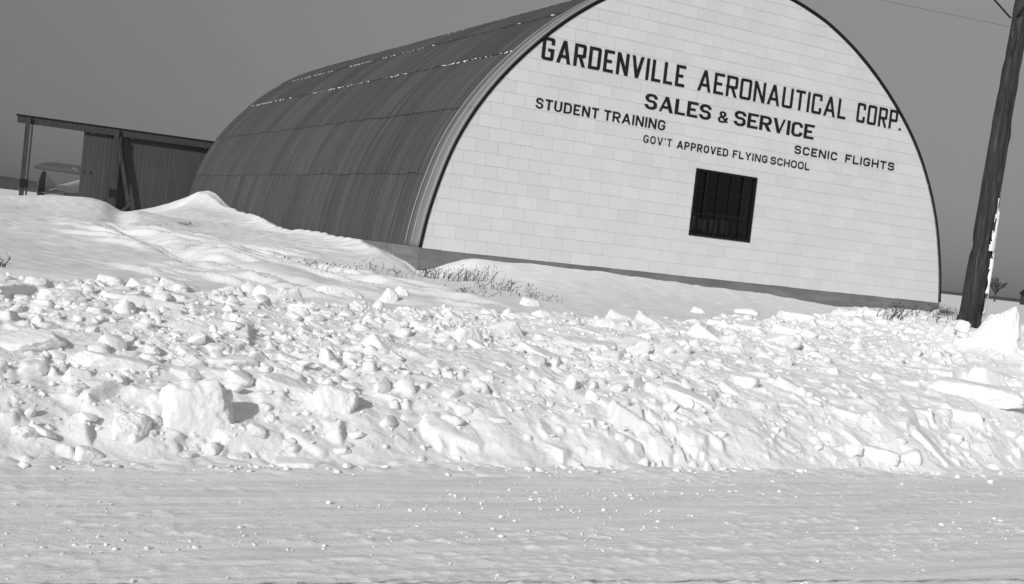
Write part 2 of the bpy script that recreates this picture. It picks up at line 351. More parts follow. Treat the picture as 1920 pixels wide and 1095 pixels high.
def surf_z(s, l):
    if -16.4 < l < -10.9 and BS[0] < s < BS[-1]: return bank_z(s, l)
    if l <= -16.4: return 0.
    return float(base_h(np.array([s]), np.array([l]))[0])
def hit(u, v):
    r = ray(u, v); r = r/np.hypot(r[0], r[1]); t = 4.
    while t < 60:
        s, l, z = cs+r[0]*t, cl+r[1]*t, 1.6+r[2]*t
        if z < surf_z(s, l): return s, l, z
        t += .03
    return s, l, z

# ------------------------------------------------------------------ road
rs = np.unique(np.concatenate([np.arange(-60, -11.5, .4), np.arange(-11.5, 6, .022), np.arange(6, 70, .4)]))
rl = np.unique(np.concatenate([np.arange(-27, -19.9, .2), np.arange(-19.9, -16.2, .014)]))
S, L = np.meshgrid(rs, rl, indexing='ij')
Z = .0028*fbm(S*.4, L*3.6, 3, 80)+.0025*fbm(S*2.2, L*6, 3, 82)+.0012*fbm(S*5, L*16, 3, 85)
pat = sst(-.25, .45, fbm(S*.45, L*2.2, 3, 92))          # strips where churned crumbs have frozen on
Z += pat*(.013*np.maximum(fbm(S*13, L*19, 3, 91)-.30, 0)+.006*np.maximum(fbm(S*3.5, L*17, 3, 88)-.35, 0))
Z += .007*sst(0, .6, fbm(S*.3, L*3.1, 2, 97))*np.maximum(fbm(S*20, L*24, 2, 98), 0)
for lr in (-17.35, -18.85): Z -= .005*np.exp(-((L-lr-.05*fbm(S*.2, S*0+1, 2, 6))/.11)**2)*(1+.25*np.sin(S*42))
Z += .03*sst(-16.9, -16.4, L)*np.abs(fbm(S*4, L*4, 3, 95))
o = inframe(link('road', npmesh('road', np.stack([S, L, Z], -1).reshape(-1, 3), gridfaces(len(rs), len(rl)), True), ROAD)); tag(o, kind='structure')
bare = o.data.attributes.new('bare', 'FLOAT', 'POINT')
def bline(s): return -19.07+.16*(s+9.0)*0
bd = np.clip(.64-np.abs(L-(-18.74-.105*(S+9.6)+.02*fbm(S*.8, L*0, 2, 5)))*5.5, 0, 1)
bare.data.foreach_set('value', bd.astype(np.float32).ravel())
# ground behind the camera, across the road
xs = np.arange(-60, 71, 1.); ys = np.concatenate([np.arange(-60, -27, 1.), [-26.9]]); S2, L2 = np.meshgrid(xs, ys, indexing='ij')
o = inframe(link('snow_verge', npmesh('snow_verge', np.stack([S2, L2, .5*sst(-27, -29, L2)+.1*fbm(S2*.5, L2*.5, 3, 7)-.05*(L2 > -27.5)], -1).reshape(-1, 3), gridfaces(len(xs), len(ys)), True), GSNOW)); tag(o, kind='structure')

# ------------------------------------------------------------------ snow chunks
def ico(n):
    bm = bmesh.new(); bmesh.ops.create_icosphere(bm, subdivisions=n, radius=1); V = np.array([v.co[:] for v in bm.verts]); F = np.array([[v.index for v in f.verts] for f in bm.faces]); bm.free(); return V, F
IC = {k: ico(k) for k in (2, 3, 4, 5, 6)}
def chunk_verts(dims, seed, lev=4, cuts=4, sharp=22, rough=.04, fr=3., taper=0., shear=0.):
    g = np.random.default_rng(seed); V, F = IC[lev]; D = V/np.linalg.norm(V, axis=1, keepdims=True); dims = np.array(dims)/2
    PN = [(np.array(n, float)+g.normal(0, .16, 3), 1.) for n in [(1, 0, 0), (-1, 0, 0), (0, 1, 0), (0, -1, 0), (0, 0, 1), (0, 0, -1)]]
    for _ in range(cuts): v = g.normal(0, 1, 3); v /= np.linalg.norm(v); PN.append((v, g.uniform(.95, 1.25)))
    q = 0
    for n, d in PN: n = n/np.linalg.norm(n); q = q+np.exp(sharp*np.maximum(D@n, 0)/d-sharp)
    r = 1/(1+np.log(q)/sharp); r = r/(1+(r/1.38)**8)**.125
    P = D*r[:, None]
    nz = fbm(P[:, 0]*fr+P[:, 2]*1.7, P[:, 1]*fr-P[:, 2]*2.3, 4, seed)+fbm(P[:, 2]*fr+5, P[:, 0]*fr+P[:, 1], 3, seed+3)
    P = P*(1+rough*nz)[:, None]
    zt = np.clip((P[:, 2]+1)/2, 0, 1.1); P = np.stack([P[:, 0]*(1-taper*zt)+shear*zt, P[:, 1]*(1-taper*zt), P[:, 2]], 1)
    return P*dims, F
def chunk_mesh(name, *a, **k): P, F = chunk_verts(*a, **k); me = npmesh(name, P, F, True); me.materials.append(SNOW); return me
HERO = [  # u, v of the middle, width m, height m, depth m, tilt about view, yaw, lean, sharpness, label
 (368, 786, .50, .46, .24, -6, .12, -.30, 34, 'largest squared snow block leaning on the face of the bank, lower left'),
 (560, 876, .34, .085, .20, 0, 0, .05, 40, 'long flat snow slab lying at the bank foot on the road edge, dark right end'),
 (430, 682, .40, .11, .26, -3, .1, .0, 38, 'upper of two stacked flat snow slabs above the largest snow block'),
 (412, 706, .46, .11, .26, 3, .1, .0, 38, 'lower of two stacked flat snow slabs above the largest snow block'),
 (636, 560, .80, .32, .36, 3, .3, .1, 22, 'broad hummocky snow block on the bank crest below the drift'),
 (728, 566, .30, .34, .24, 0, .3, .2, 26, 'left half of the split pointed snow block on the bank crest'),
 (757, 563, .34, .38, .24, 0, .1, .3, 30, 'right half of the split pointed snow block, tall with a slanting edge'),
 (500, 551, .22, .16, .20, 6, .6, .0, 34, 'small square snow block with a shaded right side on the bank crest'),
 (1108, 652, .72, .14, .40, 4, .3, .12, 30, 'wide thin crust of snow with a dark crack under its lower lip'),
 (1188, 664, .30, .34, .06, 14, .2, .2, 36, 'thin upright fin of snow standing on edge right of the wide crust'),
 (1290, 752, .60, .17, .30, 12, .1, .1, 30, 'long snow slab with a cracked pointed right end on the lower bank'),
 (1856, 655, 1.0, .95, .60, 0, .2, .1, 24, 'tallest peaked heap of snow beside the foot of the utility pole'),
 (1906, 630, .30, .50, .30, -8, .2, .1, 24, 'rounded tall snow block at the right edge behind the peaked heap'),
 (1835, 742, .95, .26, .45, 3, .1, .05, 18, 'wide snow ledge with a dark undercut at the right of the bank'),
 (1648, 858, .36, .17, .22, 4, .3, .0, 30, 'low snow block at the bank foot on the right, near the road'),
 (1706, 862, .24, .14, .20, -12, .4, .0, 28, 'small rounded snow block just right of the low block at the bank foot'),
 (995, 572, .28, .20, .22, 0, .4, .0, 18, 'rounded snow boulder on the crest below the gable drift'),
 (882, 648, .42, .34, .24, 0, .5, .1, 34, 'triangular snow boulder with a pointed top, middle of the bank'),
 (115, 560, .42, .17, .30, -2, .3, .0, 22, 'oblong snow block with a dark hollow at its right, upper left'),
 (205, 530, .26, .15, .20, 8, .1, .0, 26, 'pale tilted snow block on the crest, upper left'),
 (335, 542, .38, .17, .24, 10, .3, .1, 26, 'humped snow block with deep shade at its right end'),
 (1402, 590, .46, .22, .30, 0, .2, .0, 20, 'broad rounded snow boulder on the crest under the gable window'),
 (1500, 600, .56, .20, .30, 2, .1, .0, 24, 'low layered snow block on the crest right of the broad boulder'),
 (1310, 588, .24, .20, .20, 8, .5, .0, 30, 'squarish snow block alone on the crest under the window'),
 (1458, 642, .42, .17, .26, -14, .3, .1, 32, 'slanting snow slab with shaded underside below the crest'),
 (1398, 722, .26, .18, .20, 6, .3, .2, 26, 'small cupped snow block in the middle of the bank face'),
 (50, 650, .46, .16, .30, -16, .2, .1, 34, 'wedge of snow with a flat sloping top at the left edge'),
 (226, 690, .58, .16, .30, 7, .1, .0, 34, 'flat snow slab running up to a dark notch, left of the stacked slabs'),
 (560, 738, .56, .15, .30, 12, .1, .1, 28, 'curved snow slab right of the largest block, sloping down to the right'),
 (630, 765, .30, .30, .22, 5, .1, .1, 26, 'upright snow block right of the curved slab'),
 (245, 815, .24, .22, .20, 0, .2, .1, 22, 'rounded snow block at the left of the largest block'),
 (448, 868, .16, .12, .14, 0, .3, .0, 24, 'small snow block on the road edge below the largest block'),
 (165, 858, .16, .11, .14, 5, .3, .0, 22, 'small snow block on the road edge, far lower left'),
 (1806, 614, .17, .15, .16, 8, .3, .0, 20, 'small snow lump pressed against the foot of the utility pole'),
 (345, 866, .17, .11, .14, -5, .3, .0, 22, 'small snow block on the road edge under the left half of the largest block'),
]
TAP = {1856: dict(taper=.64, shear=.35), 728: dict(taper=.42, shear=.25), 757: dict(taper=.5, shear=-.25), 882: dict(taper=.45, shear=-.15), 1188: dict(taper=.6, shear=.5), 1906: dict(taper=.5, shear=-.1), 115: dict(taper=.2), 636: dict(taper=.35)}
OVL = {1856: -14.0, 1806: -13.75, 1906: -13.9}
for k, (u, v, w_, h_, d_, tl, yaw, lean, sh, lab) in enumerate(HERO):
    s, l, z = hit(u, v)
    if u in OVL: s, l, z = at(u, v, OVL[u])
    me = chunk_mesh('snow_block', (w_, d_, h_), 100+k, lev=6 if w_*h_ > .05 else 5, cuts=3, sharp=sh*1.5, rough=.03 if h_ < .8 else .07, fr=4.5 if h_ < .8 else 2.6, **TAP.get(u, {}))
    o = link('snow_block', me); x, y = tow(s, l+d_*.15); o.location = (x, y, z)
    view = math.atan2(-x, y)
    o.rotation_mode = 'XYZ'; o.rotation_euler = (lean, -math.radians(-tl)*1.0, view+yaw)
    tag(o, lab, 'snow block', 'snow blocks thrown up along the roadside bank')
# medium chunks one could count: copies of ten shapes
ARCH = [chunk_mesh('snow_chunk', (1, rng.uniform(.6, .9), rng.uniform(.45, .8)), 300+i, lev=4, cuts=6, sharp=rng.uniform(24, 44), rough=.07) for i in range(10)]
def in_view(s, l, z):
    d = np.array([s-cs, l-cl]); x, y = D1*d[0]+D2*d[1]; c = R.T@np.array([x, y, z-1.6])
    if c[2] > -.1: return None
    return 960+FPX*c[0]/-c[2], 547.5-FPX*c[1]/-c[2]
LM = [(h[0], h[1], h[-1]) for h in HERO]; used = set(); cnt = 0; tries = 0
WORDS = ['right of', 'below right of', 'below', 'below left of', 'left of', 'above left of', 'above', 'above right of']
def short(x):
    w = x.replace(',', '').split()[:10]
    while w[-1] in ('the', 'a', 'of', 'on', 'with', 'at', 'under', 'its', 'and', 'in', 'just', 'below', 'above', 'right', 'lower', 'dark', 'flat', 'snow') : w.pop()
    return ' '.join(w)
while cnt < 170 and tries < 6000:
    tries += 1; l = rng.uniform(-16.3, -11.3); s = rng.uniform(-10.5, 7)
    z = bank_z(s, l); pv = in_view(s, l, z)
    if pv is None or not (0 < pv[0] < 1920): continue
    dd = [(math.hypot(pv[0]-a, pv[1]-b), i) for i, (a, b, _) in enumerate(LM)]; dm, i = min(dd)
    if dm > 190 or dm < 32: continue
    ang = math.degrees(math.atan2(pv[1]-LM[i][1], pv[0]-LM[i][0])) % 360; key = (i, int(((ang+22.5) % 360)//45))
    if key in used: continue
    used.add(key); r = .08+.13*rng.random()**2.0
    if l < -16.0: r *= .7
    o = bpy.data.objects.new('snow_chunk', ARCH[cnt % 10]); COL.objects.link(o); x, y = tow(s, l); o.location = (x, y, z-r*.02); o.scale = (r, r, r*.85)
    o.rotation_euler = tuple(rng.uniform(-.35, .35, 2))+(rng.uniform(0, 6.3),)
    tag(o, 'snow chunk %s the %s' % (WORDS[key[1]], short(LM[i][2])), 'snow chunk', 'small snow chunks in the roadside bank'); cnt += 1
def scatter(name, n, place, rmin, rmax, pw, lev=2, sink=.1, label=None):
    Vs, Fs = [], []; k = 0
    protos = [chunk_verts((1, rng.uniform(.55, 1), rng.uniform(.35, .8)), 500+i, lev=3, cuts=6, sharp=34, rough=.09, fr=3.5) for i in range(12)]
    for _ in range(n):
        s, l, z = place(); r = rmin*(rmax/rmin)**(rng.random()**pw)
        P, F = protos[rng.integers(12)]
        a, b, c = rng.uniform(0, 6.3), rng.normal(0, .4), rng.normal(0, .4)
        Rz = np.array([[math.cos(a), -math.sin(a), 0], [math.sin(a), math.cos(a), 0], [0, 0, 1]]); Rx = np.array([[1, 0, 0], [0, math.cos(b), -math.sin(b)], [0, math.sin(b), math.cos(b)]])
        Vs.append((P*r)@(Rz@Rx).T+np.array([s, l, z+r*rng.uniform(-.26, .06)])); Fs.append(F+k); k += len(P)
    o = inframe(link(name, npmesh(name, np.concatenate(Vs), np.concatenate(Fs), True), SNOW)); return tag(o, label, 'snow', kind='stuff')
def hull(seed, npt, dims, bev):
    g = np.random.default_rng(seed); bm = bmesh.new()
    for _ in range(npt):
        v = g.normal(0, 1, 3); v /= np.max(np.abs(v))**.75*np.linalg.norm(v)**.25; bm.verts.new(v*np.array(dims)*g.uniform(.42, .5))
    r_ = bmesh.ops.convex_hull(bm, input=bm.verts); bmesh.ops.delete(bm, geom=[e for e in set(r_['geom_interior']+r_['geom_unused']) if isinstance(e, bmesh.types.BMVert)], context='VERTS')
    bmesh.ops.dissolve_limit(bm, angle_limit=.25, verts=bm.verts[:], edges=bm.edges[:])
    bmesh.ops.bevel(bm, geom=bm.edges[:], offset=bev, segments=1, affect='EDGES', clamp_overlap=True); bmesh.ops.triangulate(bm, faces=bm.faces[:])
    bm.verts.index_update(); V = np.array([v.co[:] for v in bm.verts]); F = np.array([[v.index for v in f.verts] for f in bm.faces]); bm.free(); return V, F
HULLS = [hull(900+i, 14+i % 8, (1, rng.uniform(.55, .95), rng.uniform(.28, .7)), .055) for i in range(22)]
def plates(name, n, place, rmin, rmax, pw, label, tilt=.35, s0=-.28, s1=.15):
    Vs, Fs, k = [], [], 0
    for _ in range(n):
        s, l, z = place(); r = rmin*(rmax/rmin)**(rng.random()**pw); P, F = HULLS[rng.integers(len(HULLS))]
        a, b, c = rng.uniform(0, 6.3), rng.normal(0, tilt), rng.normal(.18, tilt); ca, sa, cb, sb, cc, sc_ = math.cos(a), math.sin(a), math.cos(b), math.sin(b), math.cos(c), math.sin(c)
        M_ = np.array([[cb, 0, sb], [0, 1, 0], [-sb, 0, cb]])@np.array([[1, 0, 0], [0, cc, -sc_], [0, sc_, cc]])@np.array([[ca, -sa, 0], [sa, ca, 0], [0, 0, 1]])
        Vs.append((P*r)@M_.T+np.array([s, l, z+r*rng.uniform(s0, s1)])); Fs.append(F+k); k += len(P)
    o = inframe(link(name, npmesh(name, np.concatenate(Vs), np.concatenate(Fs), False), SNOW)); return tag(o, label, 'snow', kind='stuff')
def pl_bank():
    l = rng.uniform(-16.3, -10.9); s = rng.uniform(-10.8, 7.4); return s, l, bank_z(s, l)
def pl_clump():
    while 1:
        l = rng.uniform(-16.25, -10.95); s = rng.uniform(-10.8, 7.4)
        q = float(fbm(np.array([s*.7]), np.array([l*1.1]), 2, 99)[0])+.25*(l > -14.2)+.2*(s < -5)
        if q > rng.uniform(-.5, .7): return s, l, bank_z(s, l)
plates('snow_rubble', 2300, pl_clump, .05, .27, 2.1, 'broken angular slabs and lumps of snow jumbled over the roadside bank')
plates('snow_rubble', 4200, pl_clump, .02, .09, 1.6, 'crisp small fragments of broken snow filling the gaps of the bank')
scatter('snow_rubble', 2600, pl_bank, .015, .09, 2.6, label='loose small lumps of broken snow strewn over the roadside bank')
def pl_foot():
    l = -16.45-abs(rng.normal(0, .12)); s = rng.uniform(-10.8, 6); return s, l, .005
plates('snow_rubble', 420, pl_foot, .02, .10, 2.4, 'angular snow pieces tumbled onto the road edge along the bank', .3, .0, .12)
scatter('snow_rubble', 700, pl_foot, .010, .05, 2.4, label='small snow crumbs fallen along the foot of the bank on the road')
def pl_road():
    while 1:
        l = -16.5-rng.random()**1.3*3.2; s = rng.uniform(-11, 5)
        if vnoise(np.array([s*1.2]), np.array([l*4.]), 4)[0] > .1 or rng.random() < .08: return s, l, .006
scatter('snow_crumbs', 4200, pl_road, .005, .036, 3.8, label='scattered crumbs of snow on the packed road')
for z0 in ():
    pass

# ------------------------------------------------------------------ hangar
LEN = 25.0; ZF = 1.36; WID = 16.24
half = np.array([(0, 1.34), (.06, 1.9), (0.19, 2.5), (.44, 3.4), (.62, 3.86), (.85, 4.33), (1.12, 4.78), (1.48, 5.30), (1.85, 5.75), (2.3, 6.24), (2.95, 6.86), (3.6, 7.37), (4.36, 7.86), (5.4, 8.37), (6.54, 8.70), (7.4, 8.82), (8.12, 8.86)])
def smoothprof():
    full = [tuple(p) for p in half]+[(WID-a+.085*math.exp(-((b-5.9)/1.1)**2), b) for a, b in half[-2::-1]]
    P = np.array(full); d = np.concatenate([[0], np.cumsum(np.hypot(*np.diff(P, axis=0).T))]); u = np.linspace(0, d[-1], 161)
    X = np.interp(u, d, P[:, 0]); Y = np.interp(u, d, P[:, 1])
    for _ in range(10):
        X[1:-1] = .25*X[:-2]+.5*X[1:-1]+.25*X[2:]; Y[1:-1] = .25*Y[:-2]+.5*Y[1:-1]+.25*Y[2:]
    return np.stack([X, Y], 1)
PR = smoothprof(); TG = np.gradient(PR, axis=0); TG /= np.linalg.norm(TG, axis=1, keepdims=True); NR = np.stack([-TG[:, 1], TG[:, 0]], 1)
ARC = np.concatenate([[0], np.cumsum(np.hypot(*np.diff(PR, axis=0).T))]); AT = ARC[-1]
def prof_at(a, off=0.):
    x = np.interp(a, ARC, PR[:, 0]); y = np.interp(a, ARC, PR[:, 1]); nx = np.interp(a, ARC, NR[:, 0]); ny = np.interp(a, ARC, NR[:, 1])
    return x+nx*off, y+ny*off
hangar = empty('aircraft_hangar', 0, 0, 0, 'large arch-roofed hangar with pale shingled gable, painted black lettering and dark ribbed metal roof', 'hangar')
def strip(name, m, a0, a1, l0, l1, off0, off1, thick, parent, n=60, mb=None):
    """curved plate following the arch between arc lengths, from l0 to l1, with thickness"""
    own = mb is None; mb = mb or MB(); A = np.linspace(a0, a1, n); V = []; F = []
    for i, a in enumerate(A):
        o_ = off0+(off1-off0)*i/(n-1); xo, yo = prof_at(a, o_); xi, yi = prof_at(a, o_-thick)
        V += [(xo, l0, yo), (xo, l1, yo), (xi, l1, yi), (xi, l0, yi)]
    for i in range(n-1):
        b = i*4
        for q in range(4): F.append((b+q, b+(q+1) % 4, b+4+(q+1) % 4, b+4+q))
    F += [(0, 1, 2, 3)[::-1], tuple(4*(n-1)+q for q in range(4))]
    mb.add(V, F)
    return mb.build(name, m, parent, True) if own else None
# roof: tiers of lapped sheets, each sheet its own island, with a raised lap rib at every joint
seams = [0, 1.76, 3.52, 5.42, 7.2, 9.2]; half_t = AT/2
tiers = [(seams[i], seams[i+1]) for i in range(5)]+[(9.2, AT-9.2)]+[(AT-seams[i+1], AT-seams[i]) for i in range(4, -1, -1)]
SHW = .60; roof = MB(); Vs, Fs, k = [], [], 0
fw = .80                                              # width of the pale front flashing
for ti, (a0, a1) in enumerate(tiers):
    left = ti < 5; nseg = max(6, int((a1-a0)/.22)); l = fw-.02
    while l < LEN:
        l1 = min(l+SHW, LEN+.0); j0 = rng.uniform(-.022, .022); j1 = rng.uniform(-.0, .02)
        aa0 = a0-(.05+j0 if (ti > 0 and ti <= 5) else 0); aa1 = a1+(.05+j0 if (ti >= 5 and ti < 10) else 0)
        lo = .02+.008*rng.random() if ti <= 5 else .0; hi = .0 if ti < 5 else .02
        if ti == 5: lo = hi = .022
        if ti > 5: lo, hi = 0., .022
        if ti == 0: lo = .012
        cols = []                                     # section across the sheet: shallow ribs every 0.2 m, a taller one at the lap
        c = l
        while c < l1-.001:
            top = .036 if abs(c-l) < .001 else .022
            cols += [(c-.0, 0), (c+.022, top), (c+.044, top), (c+.07, 0)]; c += .20
        cols += [(l1+.004, 0)]
        A = np.linspace(aa0, aa1, nseg)
        for i, a in enumerate(A):
            f = i/(nseg-1); o_ = lo*(1-f)+hi*f
            for (c, h) in cols:
                x, y = prof_at(a, o_+h); Vs.append((x, c, y))
        m_ = len(cols); F = gridfaces(nseg, m_)+k; Fs.append(F); k += nseg*m_; l += SHW
o = link('roof', npmesh('roof', np.array(Vs), np.concatenate(Fs), False), ROOF, hangar)
# dark liner closes the inside of the shell
strip('roof_liner', INTD, 0, AT, .1, LEN-.1, -.03, -.03, .05, hangar, 120)
# front flashing: pale sheets with three bright standing ribs
mb = MB(); A = [0, 3.42, 6.1, 9.4, AT/2]
for i in range(4):
    for a0, a1 in ((A[i], A[i+1]+.04), (AT-A[i+1]-.04, AT-A[i])): strip('f', None, a0, a1, -.015, fw, .030+.004*(i % 2), .034+.004*(i % 2), .02, None, 30, mb)
mb.build('flashing', FLASH, hangar, True)
for lc in (.06, .42, .775):
    strip('flashing_rib', FLR, 0.0, AT, lc, lc+.016, .050, .050, .018, hangar, 140)
# black edge trim on the gable
strip('edge_trim', BLACK, 0, AT, -.040, -.016, .034, .034, .054, hangar, 160)
# foundation
mb = MB(); mb.box(-.02, WID+.02, -.0, .25, .3, 1.335); mb.box(-.02, .23, .25, LEN, .3, 1.335); mb.box(WID-.23, WID+.02, .25, LEN, .3, 1.335); mb.box(.23, WID-.23, LEN-.25, LEN, .3, 1.335)
mb.build('foundation', CONC, hangar)
# rear wall (closed), far side of the hangar
def ngon_wall(name, m, l, parent, off=-.04, t=.06):
    P = [(prof_at(a, off)) for a in np.linspace(0, AT, 90)]; mb = MB(); n = len(P)
    V = [(x, l, max(y, 1.34)) for x, y in P]+[(x, l+t, max(y, 1.34)) for x, y in P]
    F = [tuple(range(n)), tuple(range(n, 2*n))[::-1]]+[(i, (i+1) % n, (i+1) % n+n, i+n) for i in range(n)]
    mb.add(V, F); return mb.build(name, m, parent)
ngon_wall('rear_wall', DOOR, LEN-.3, hangar)
# gable backing board with the window opening left out
WS0, WS1, WZ0, WZ1 = 7.21, 9.15, 2.35, 4.03
CL = np.array([prof_at(a, -.05) for a in np.linspace(0, AT, 120)])
def clip(poly, edges):
    for (ax, ay, bx, by) in edges:
        out = []; n = len(poly)
        for i in range(n):
            p, q = poly[i], poly[(i+1) % n]; dp = (bx-ax)*(p[1]-ay)-(by-ay)*(p[0]-ax); dq = (bx-ax)*(q[1]-ay)-(by-ay)*(q[0]-ax)
            if dp <= 0: out.append(p)
            if dp*dq < 0: t = dp/(dp-dq); out.append((p[0]+t*(q[0]-p[0]), p[1]+t*(q[1]-p[1])))
        poly = out
        if len(poly) < 3: return []
    return poly
AE = [(CL[i, 0], CL[i, 1], CL[i+1, 0], CL[i+1, 1]) for i in range(len(CL)-1)]
def arch_clip(x0, x1, z0, z1):
    es = [e for e in AE if min(e[0], e[2]) <= x1+3 and max(e[0], e[2]) >= x0-3]
    return clip([(x0, z0), (x1, z0), (x1, z1), (x0, z1)], es)
mb = MB()
def panel(x0, x1, z0, z1, y0, y1, mb):
    p = arch_clip(x0, x1, z0, z1)
    if not p: return
    n = len(p); mb.add([(x, y0, z) for x, z in p]+[(x, y1, z) for x, z in p], [tuple(range(n)), tuple(range(n, 2*n))[::-1]]+[(i, (i+1) % n, (i+1) % n+n, i+n) for i in range(n)])
panel(0, WS0, 1.34, 8.9, .01, .11, mb); panel(WS1, WID, 1.34, 8.9, .01, .11, mb); panel(WS0, WS1, 1.34, WZ0, .01, .11, mb); panel(WS0, WS1, WZ1, 8.9, .01, .11, mb)
mb.build('gable_wall', INTD, hangar)
# shingle courses: lapped, each shingle its own island
EXPO, SW = .288, .56; Vs, Fs = [], []; z = 1.315; row = 0
while z < 8.9:
    off = (row % 2)*SW*.5+rng.uniform(-.03, .03); x = -SW+off
    while x < WID:
        x0, x1 = x+.0024, x+SW-.0024; z0, z1 = z+rng.uniform(-.006, .005), z+EXPO+.002
        x += SW
        rects = [(x0, x1, z0, z1)]
        if x1 > WS0 and x0 < WS1 and z1 > WZ0 and z0 < WZ1:
            rects = []
            if x0 < WS0: rects.append((x0, WS0, z0, z1))
            if x1 > WS1: rects.append((WS1, x1, z0, z1))
            c0, c1 = max(x0, WS0), min(x1, WS1)
            if z0 < WZ0: rects.append((c0, c1, z0, WZ0))
            if z1 > WZ1: rects.append((c0, c1, WZ1, z1))
        for (a, b, c, d) in rects:
            if b-a < .005 or d-c < .005: continue
            p = arch_clip(a, b, c, d)
            if not p: continue
            n = len(p); k = len(Vs); yy = lambda q: -.011+.0075*(q-z)/EXPO
            Vs += [(px, yy(pz), pz) for px, pz in p]; Fs.append(tuple(range(k, k+n)))
            Vs += [(px, yy(pz)+.006, pz) for px, pz in p]; lowest = [i for i in range(n) if abs(p[i][1]-c) < 1e-5]
            for i in range(n): j = (i+1) % n; Fs.append((k+i, k+n+i, k+n+j, k+j))
    z += EXPO; row += 1
me = bpy.data.meshes.new('siding'); me.from_pydata(Vs, [], Fs); me.update(); bm = bmesh.new(); bm.from_mesh(me); bmesh.ops.recalc_face_normals(bm, faces=bm.faces); bm.to_mesh(me); bm.free()
link('siding', me, SHING, hangar)
# lettering: painted strokes on the siding
def arcround(P, r, closed=False):
    out = []; n = len(P)
    for i in range(n):
        if not closed and i in (0, n-1): out.append(P[i]); continue
        p = np.array(P[i], float); a = np.array(P[i-1], float)-p; b = np.array(P[(i+1) % n], float)-p; la, lb = np.linalg.norm(a), np.linalg.norm(b)
        a /= la; b /= lb; ang = math.acos(max(-1, min(1, a@b)))
        if ang > 3.0: out.append(tuple(p)); continue
        ma = la if (not closed and i == 1) else la/2; mb_ = lb if (not closed and i == n-2) else lb/2
        tlen = min(r/math.tan(ang/2), ma*.98, mb_*.98); rr = tlen*math.tan(ang/2); bis = (a+b); bis /= np.linalg.norm(bis)
        c = p+bis*(rr/math.sin(ang/2)); s0 = p+a*tlen-c; s1 = p+b*tlen-c; a0 = math.atan2(s0[1], s0[0]); a1 = math.atan2(s1[1], s1[0]); da = (a1-a0+math.pi) % (2*math.pi)-math.pi
        m = 2 if r < .06 else 8
        out += [(c[0]+rr*math.cos(a0+da*q/m), c[1]+rr*math.sin(a0+da*q/m)) for q in range(m+1)]
    return out
def stroke(P, t, closed=False):
    P = [np.array(p, float) for p in P]; Q = [P[0]]
    for p in P[1:]:
        if np.linalg.norm(p-Q[-1]) > 1e-4: Q.append(p)
    if closed and np.linalg.norm(Q[0]-Q[-1]) < 1e-4: Q.pop()
    P = Q; n = len(P); V = []; F = []
    for i in range(n):
        a = P[i]-P[i-1] if (i > 0 or closed) else P[1]-P[0]; b = P[(i+1) % n]-P[i] if (i < n-1 or closed) else a
        a = a/np.linalg.norm(a); b = b/np.linalg.norm(b); na = np.array([-a[1], a[0]]); nb = np.array([-b[1], b[0]]); m = na+nb; m /= np.linalg.norm(m); m = m/max(.35, m@na)
        V += [P[i]+m*t/2, P[i]-m*t/2]
    for i in range(n if closed else n-1): j = (i+1) % n; F.append((2*i, 2*i+1, 2*j+1, 2*j))
    return V, F
GL = {  # glyph: relative width, list of (kind, points). x,y in 0..1 run along stroke centre lines; -1 / 2 mean the very edge
 'G': (.95, [('r', [(1, .72), (1, 1), (0, 1), (0, 0), (1, 0), (1, .45), (.5, .45)], 4)]), 'C': (.92, [('r', [(1, .7), (1, 1), (0, 1), (0, 0), (1, 0), (1, .3)])]),
 'A': (1.1, [('d', (0, -1), (.5, 2)), ('d', (1, -1), (.5, 2)), ('b', (.2, .27), (.8, .27))]), 'R': (.95, [('b', (0, -1), (0, 2)), ('r', [(-.2, 1), (1, 1), (1, .46), (-.2, .46)]), ('d', (1, -1), (.5, .46))]),
 'D': (.98, [('b', (0, -1), (0, 2)), ('r', [(-.2, 1), (1, 1), (1, 0), (-.2, 0)])]), 'E': (.84, [('b', (0, -1), (0, 2)), ('b', (-.1, 1), (2, 1)), ('b', (-.1, .5), (.92, .5)), ('b', (-.1, 0), (2, 0))]),
 'F': (.82, [('b', (0, -1), (0, 2)), ('b', (-.1, 1), (2, 1)), ('b', (-.1, .5), (.9, .5))]), 'N': (1., [('b', (0, -1), (0, 2)), ('b', (1, -1), (1, 2)), ('d', (0, 2), (1, -1))]),
 'V': (1.02, [('d', (0, 2), (.5, -1)), ('d', (1, 2), (.5, -1))]), 'I': (0, [('b', (0, -1), (0, 2))]), 'L': (.8, [('b', (0, -1), (0, 2)), ('b', (-.1, 0), (2, 0))]),
 'O': (.98, [('c', [(0, 0), (1, 0), (1, 1), (0, 1)])]), 'U': (.95, [('r', [(0, 2), (0, 0), (1, 0), (1, 2)])]), 'T': (.88, [('b', (-1, 1), (2, 1)), ('b', (.5, -1), (.5, 2))]),
 'P': (.92, [('b', (0, -1), (0, 2)), ('r', [(-.2, 1), (1, 1), (1, .44), (-.2, .44)])]), 'S': (.92, [('r', [(1, .74), (1, 1), (0, 1), (0, .53), (1, .53), (1, 0), (0, 0), (0, .26)])]),
 'H': (.95, [('b', (0, -1), (0, 2)), ('b', (1, -1), (1, 2)), ('b', (-.0, .5), (1, .5))]), 'Y': (1., [('d', (0, 2), (.5, .42)), ('d', (1, 2), (.5, .42)), ('b', (.5, -1), (.5, .5))]),
 '&': (1.15, [('r', [(1.0, 0), (.12, .72), (.12, 1), (.68, 1), (.68, .68), (0, .38), (0, 0), (.6, 0), (.98, .5)])]), '.': (0, [('b', (0, -1), (0, .06))]), "'": (0, [('d', (.0, 2), (-.0, .78))])}
